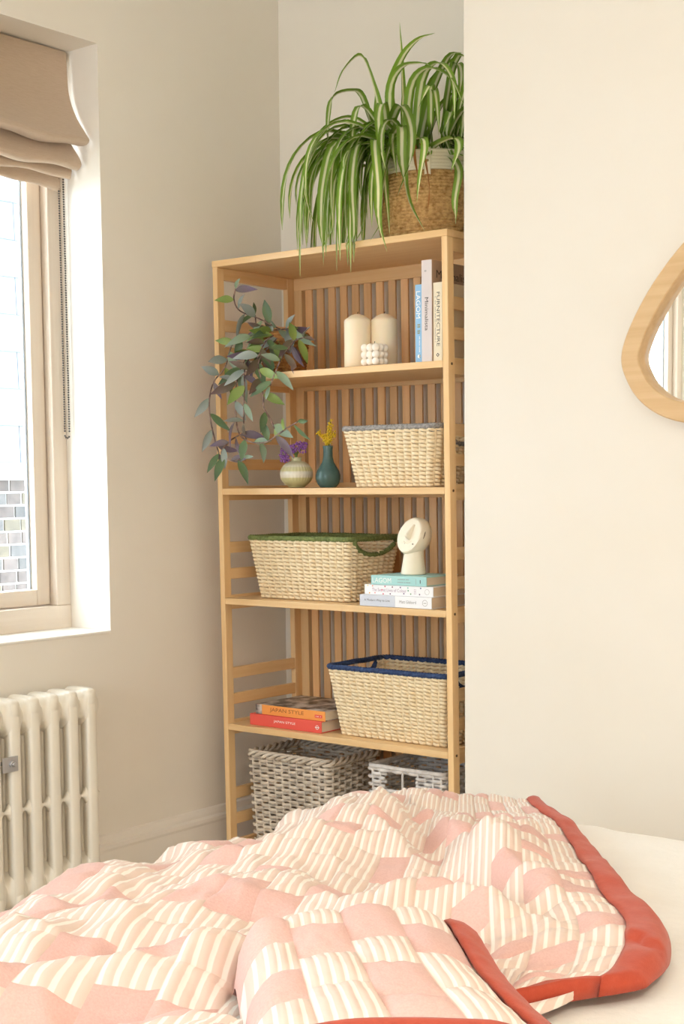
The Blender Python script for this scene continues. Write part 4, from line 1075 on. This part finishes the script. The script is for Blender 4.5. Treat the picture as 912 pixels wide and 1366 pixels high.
FEAT = [
  [(0.558,0.150,2.000), (0.552,0.150,2.146), (0.543,0.150,2.340)],
  [(0.556,0.120,2.004), (0.547,0.100,2.137), (0.598,0.080,2.215), (0.663,0.060,2.249), (0.725,0.050,2.254)],
  [(0.517,0.100,2.026), (0.535,0.060,2.112), (0.519,0.040,2.205), (0.498,0.030,2.235), (0.471,0.000,2.196), (0.457,-0.020,2.139)],
  [(0.497,0.100,2.048), (0.484,0.060,2.139), (0.480,0.020,2.147), (0.446,-0.010,2.132), (0.444,-0.030,2.071), (0.449,-0.040,2.012)],
  [(0.497,0.100,2.048), (0.461,0.050,2.087), (0.425,0.000,2.069), (0.385,-0.030,2.014), (0.357,-0.050,1.943)],
  [(0.546,0.100,2.022), (0.577,0.030,2.099), (0.592,-0.010,2.052), (0.621,-0.040,1.968), (0.642,-0.050,1.915)],
  [(0.534,0.100,2.033), (0.509,0.030,2.106), (0.510,-0.010,2.046), (0.530,-0.040,1.953)],
  [(0.546,0.100,2.031), (0.615,0.050,2.093), (0.678,0.010,2.023), (0.695,-0.020,1.924), (0.664,-0.030,1.849)],
  [(0.607,0.150,2.002), (0.664,0.120,2.121), (0.739,0.090,2.199), (0.808,0.050,2.191)],
  [(0.597,0.150,2.004), (0.650,0.100,2.157), (0.729,0.060,2.181), (0.792,0.030,2.118), (0.810,0.010,2.021)],
  [(0.626,0.150,1.999), (0.679,0.150,2.105), (0.746,0.150,2.136)],
  [(0.592,0.120,1.999), (0.615,0.100,2.144), (0.695,0.060,2.174), (0.784,0.030,2.128), (0.830,0.020,2.055)],
  [(0.607,0.150,2.002), (0.636,0.150,2.151), (0.702,0.150,2.205), (0.744,0.150,2.222)],
  [(0.558,0.100,2.001), (0.562,0.080,2.140), (0.620,0.050,2.186), (0.693,0.030,2.181), (0.748,0.000,2.159)],
  [(0.722,0.120,1.961), (0.816,0.020,1.895), (0.838,-0.030,1.814), (0.843,-0.035,1.758)],
  [(0.678,0.100,1.983), (0.794,0.030,1.981), (0.830,0.000,1.944), (0.826,-0.030,1.886)],
  [(0.570,0.100,1.999), (0.692,0.030,1.997), (0.727,0.000,1.959), (0.727,-0.020,1.883), (0.724,-0.030,1.826)],
  [(0.546,0.100,2.003), (0.655,0.000,2.025), (0.679,-0.030,1.924), (0.699,-0.030,1.830), (0.747,-0.030,1.754)],
  [(0.521,0.100,2.006), (0.539,-0.020,2.002), (0.560,-0.080,1.896), (0.579,-0.100,1.779), (0.578,-0.100,1.686)],
  [(0.497,0.100,2.010), (0.481,-0.040,2.007), (0.484,-0.100,1.903), (0.489,-0.120,1.787), (0.495,-0.120,1.685)],
  [(0.521,0.100,2.006), (0.587,-0.020,1.995), (0.626,-0.060,1.871), (0.635,-0.070,1.777), (0.660,-0.070,1.707)],
  [(0.497,0.100,2.010), (0.440,-0.020,2.026), (0.418,-0.080,1.953), (0.421,-0.100,1.873), (0.448,-0.100,1.798)],
]
r5 = random.Random(12)
for F_ in FEAT:
    st_ = Vector((px_+(F_[0][0]-px_)*0.6, py_+(F_[0][1]-py_)*0.5, pz_+0.20))
    P = catmull([st_]+F_, 4)
    leaf(sp, P, r5.uniform(0.022, 0.029), SPID)
def spray(az, reach, rise, drop, w, b0=None):
    d = Vector((math.cos(az), math.sin(az), 0)); B = b0 or Vector((px_+d.x*0.05+r5.uniform(-0.02, 0.02), py_+d.y*0.05+r5.uniform(-0.02, 0.02), pz_+0.20))
    # height rises to 'rise' near a third of the way, ends 'drop' below the start
    P = []; n = 15; a = 4*rise+0.0; sw = r5.uniform(-0.05, 0.05); nrm = Vector((-d.y, d.x, 0))
    for i in range(n+1):
        t_ = i/n; hx_ = reach*(1-(1-t_)**2.3)
        z = rise*math.sin(min(t_/0.34, 1)*math.pi/2) if t_ < 0.34 else rise-(rise+drop)*((t_-0.34)/0.66)**1.55
        P.append(settle(B+d*hx_+nrm*sw*t_*t_+Vector((0, 0, z))))
    leaf(sp, P, w, SPID)
LEFT = math.atan2(-0.62, -0.78)
for i in range(70): spray(LEFT+r5.gauss(-0.05, 0.26), r5.uniform(0.14, 0.33), r5.uniform(0.02, 0.10), r5.uniform(0.08, 0.30), r5.uniform(0.020, 0.028))
for i in range(18): spray(LEFT+r5.uniform(0.2, 0.8), r5.uniform(0.10, 0.22), r5.uniform(0.03, 0.10), r5.uniform(0.02, 0.22), r5.uniform(0.018, 0.026))
for i in range(12): spray(LEFT+r5.uniform(0.15, 0.6), r5.uniform(0.10, 0.18), r5.uniform(0.02, 0.07), r5.uniform(0.08, 0.24), r5.uniform(0.018, 0.026))
for i in range(18): spray(r5.uniform(-0.7, 1.4), r5.uniform(0.08, 0.19), r5.uniform(0.14, 0.27), r5.uniform(-0.16, -0.02), r5.uniform(0.018, 0.026))
for i in range(16): spray(r5.uniform(-1.2, 1.6), r5.uniform(0.10, 0.24), r5.uniform(0.10, 0.24), r5.uniform(-0.12, 0.02), r5.uniform(0.018, 0.025))
for i in range(8): spray(r5.uniform(1.6, 3.6), r5.uniform(0.06, 0.2), r5.uniform(0.05, 0.18), r5.uniform(-0.08, 0.06), r5.uniform(0.012, 0.018))
for pts in ([(px_+0.01, py_-0.06, pz_+0.205), (0.672, 0.032, pz_+0.226), (0.690, 0.012, pz_+0.17), (0.700, 0.016, pz_+0.12), (0.716, 0.016, pz_+0.108)], [(px_+0.02, py_-0.05, pz_+0.205), (0.690, 0.036, pz_+0.226), (0.716, 0.018, pz_+0.175), (0.728, 0.018, pz_+0.10), (0.722, 0.020, pz_+0.05)]):
    leaf(sp, catmull(pts, 4), 0.008, DRY, 'dry_leaf')

# ------------------------------------------------------------------ trailing purple-green plant
cx, cy, cz = 0.150, 0.125, z2
WICK_P = mat('brown_wicker', sr(176, 124, 72), 0.8, bump=(160.0, 0.7, 0.003), var=(110.0, sr(128, 84, 44), 0.3, 0.62), spec=0.2)
tp = thing('trailing_plant', 'trailing plant with grey-green and purple leaves in a brown wicker pot', 'plant', (cx, cy, cz))
prof = [(0.055, 0), (0.060, 0.003)]
for i in range(13):
    z = 0.008+i*0.0085; r = 0.062+0.012*i/12
    prof += [(r-0.0025, z-0.003), (r, z), (r, z+0.0028), (r-0.0025, z+0.005)]
prof += [(0.070, 0.118), (0.066, 0.112), (0.064, 0.09)]
obj('pot', MB().lathe(prof, (cx, cy, cz), 44), WICK_P, tp, True)
obj('soil', MB().lathe([(0.066, 0.100), (0.04, 0.106), (0.004, 0.108)], (cx, cy, cz), 24), SOIL, tp, True)
def lmat(name, c1, c2):
    m = mat(name, c1, 0.4, spec=0.45); nt = m.node_tree; N = nt.nodes; L = nt.links
    uv = N.new('ShaderNodeUVMap'); uv.uv_map = 'UVMap'; s_ = N.new('ShaderNodeSeparateXYZ'); L.new(uv.outputs[0], s_.inputs[0])
    rp = N.new('ShaderNodeValToRGB'); L.new(s_.outputs[1], rp.inputs[0]); rp.color_ramp.elements[0].color = (*c2, 1); rp.color_ramp.elements[1].color = (*c1, 1)
    L.new(rp.outputs[0], N['Principled BSDF'].inputs['Base Color']); return m
LM = [lmat('leaf_grey_green', sr(136, 154, 140), sr(132, 152, 116)), lmat('leaf_green', sr(110, 138, 66), sr(146, 162, 88)), lmat('leaf_purple', sr(112, 92, 118), sr(112, 102, 100)), lmat('leaf_dark_green', sr(80, 102, 76), sr(98, 122, 78)), lmat('leaf_silver', sr(162, 170, 172), sr(138, 152, 140)), lmat('leaf_brown_purple', sr(104, 78, 78), sr(106, 98, 72))]
STEMP = mat('jointed_stem', sr(150, 124, 112), 0.6, var=(70.0, sr(84, 64, 62), 0.4, 0.6))
TRAIL = [
  [(0.162,0.100,1.563), (0.113,0.060,1.595), (0.070,0.030,1.617), (0.066,0.010,1.646), (0.081,0.000,1.675)],
  [(0.165,0.080,1.551), (0.106,0.020,1.541), (0.076,-0.010,1.520), (0.065,-0.030,1.457), (0.039,-0.050,1.416), (0.021,-0.050,1.364), (0.025,-0.050,1.312), (0.039,-0.050,1.259), (0.055,-0.050,1.217)],
  [(0.165,0.080,1.541), (0.137,0.000,1.496), (0.115,-0.030,1.433), (0.112,-0.040,1.371), (0.113,-0.040,1.309), (0.126,-0.040,1.268), (0.168,-0.040,1.246), (0.223,-0.040,1.245), (0.264,-0.040,1.264), (0.304,-0.040,1.283), (0.336,-0.040,1.296)],
  [(0.179,0.080,1.550), (0.178,-0.012,1.473), (0.198,-0.030,1.419), (0.205,-0.030,1.368), (0.208,-0.030,1.337), (0.229,-0.030,1.310), (0.245,-0.030,1.281)],
  [(0.179,0.080,1.550), (0.136,-0.012,1.475), (0.146,-0.040,1.390), (0.142,-0.040,1.339), (0.141,-0.040,1.298)],
  [(0.148,0.100,1.564), (0.228,0.070,1.556), (0.248,0.040,1.512), (0.260,-0.010,1.478), (0.244,-0.020,1.437), (0.230,-0.030,1.397)],
  [(0.162,0.100,1.563), (0.175,0.020,1.525), (0.173,-0.010,1.483), (0.163,-0.030,1.451), (0.101,-0.040,1.413)],
  [(0.231,0.050,1.503), (0.270,0.030,1.520), (0.311,0.020,1.526)],
  [(0.126,-0.040,1.268), (0.093,-0.050,1.248), (0.064,-0.050,1.217), (0.106,-0.050,1.195), (0.148,-0.050,1.205)],
  [(0.148,0.100,1.564), (0.095,0.080,1.567), (0.090,0.070,1.608)],
]
VIEW = Vector((0.60, -0.79, 0.1))                      # leaves turn their faces towards the brighter room
r6 = random.Random(21)
def clear(p):                                          # keep leaves off the posts, rails and boards
    x, y, z = p
    if x < 0.034 and -0.012 < y < 0.036: y = -0.013
    if -0.05 < x < 0.028 and y >= 0.036: x = 0.030
    if y > -0.008 and z2-TH-0.008 < z < z2+0.006:
        if y < 0.05: y = -0.010
        else: z = z2+0.007
    if y > -0.008 and z > ZTOP-TH-0.04: z = ZTOP-TH-0.04
    return (x, y, z)
def tleaf(b, d, L_, m):
    d = d.normalized(); side = d.cross((VIEW+Vector((r6.gauss(0, .5), r6.gauss(0, .3), r6.gauss(0, .5)))).normalized())
    if side.length < 0.1: side = Vector((0.7, 0.6, 0))
    side.normalize(); nrm = side.cross(d); n = 8; V = []; uv = []; w = L_*r6.uniform(0.30, 0.42); cur = r6.uniform(-0.25, 0.35)
    for i in range(n+1):
        f = i/n; p = b+d*L_*f+nrm*(-cur*L_*f*f)-Vector((0, 0, 0.12*L_*f*f)); ww = max(0.02, math.sin(math.pi*f**0.85))*w/2
        V.append([clear(p-side*ww+nrm*ww*0.35), clear(p), clear(p+side*ww+nrm*ww*0.35)]); uv += [(0, f), (0.5, f), (1, f)]
    obj('leaf', MB().grid(V), m, tp, True, uvf=uv)
for si, T in enumerate(TRAIL):
    P = [Vector(clear(p)) for p in catmull(T, 6)]
    obj('stem', MB().tube(P, 0.0021, 6), STEMP, tp, True)
    dist = 0; nxt = 0.012; k = si
    for a, b_ in zip(P, P[1:]):
        dist += (b_-a).length
        low = b_.z < 1.40
        if dist > nxt:
            nxt += r6.uniform(0.020, 0.032) if b_.z > 1.42 or b_.z < 1.27 else r6.uniform(0.034, 0.055)
            tdir = (b_-a).normalized(); lat = tdir.cross(VIEW).normalized()*(1 if k % 2 else -1); k += 1
            d = lat*r6.uniform(0.5, 1.0)+tdir*r6.uniform(0.1, 0.7)+Vector((0, 0, r6.uniform(-0.7, 0.15)))+VIEW*r6.uniform(0, 0.5)
            if b_.y > 0.02 and b_.z < 1.5: d.y = -abs(d.y)
            tleaf(b_, d, r6.uniform(0.050, 0.078), r6.choice(LM[:5] if low else LM))
    tleaf(P[-1], (P[-1]-P[-2])+Vector((0, 0, -0.001)), r6.uniform(0.035, 0.05), r6.choice(LM))
for i in range(16):                                    # crown leaves round the pot mouth
    a = r6.uniform(-math.pi, 0.3); b_ = Vector((cx+0.05*math.cos(a), cy+0.05*math.sin(a)-0.02, cz+0.112+r6.uniform(0, 0.02)))
    tleaf(b_, Vector((math.cos(a), math.sin(a), r6.uniform(-0.5, 0.5))), r6.uniform(0.045, 0.07), r6.choice(LM))

# ------------------------------------------------------------------ groups of repeats
for o in list(COL.objects):
    if o.parent is None and o.get('category') in ('book', 'basket', 'vase'):
        c_, z = o['category'], o.location.z
        if c_ == 'book': o['group'] = 'books standing on the second shelf' if z > 1.3 else 'stack of books under the head' if z > 0.7 else 'pair of books beside the navy basket'
        elif c_ == 'basket': o['group'] = 'willow baskets on the bottom shelf' if z < 0.3 else 'seagrass baskets on the shelves'
        else: o['group'] = 'small vases'
bpy.context.view_layer.update()
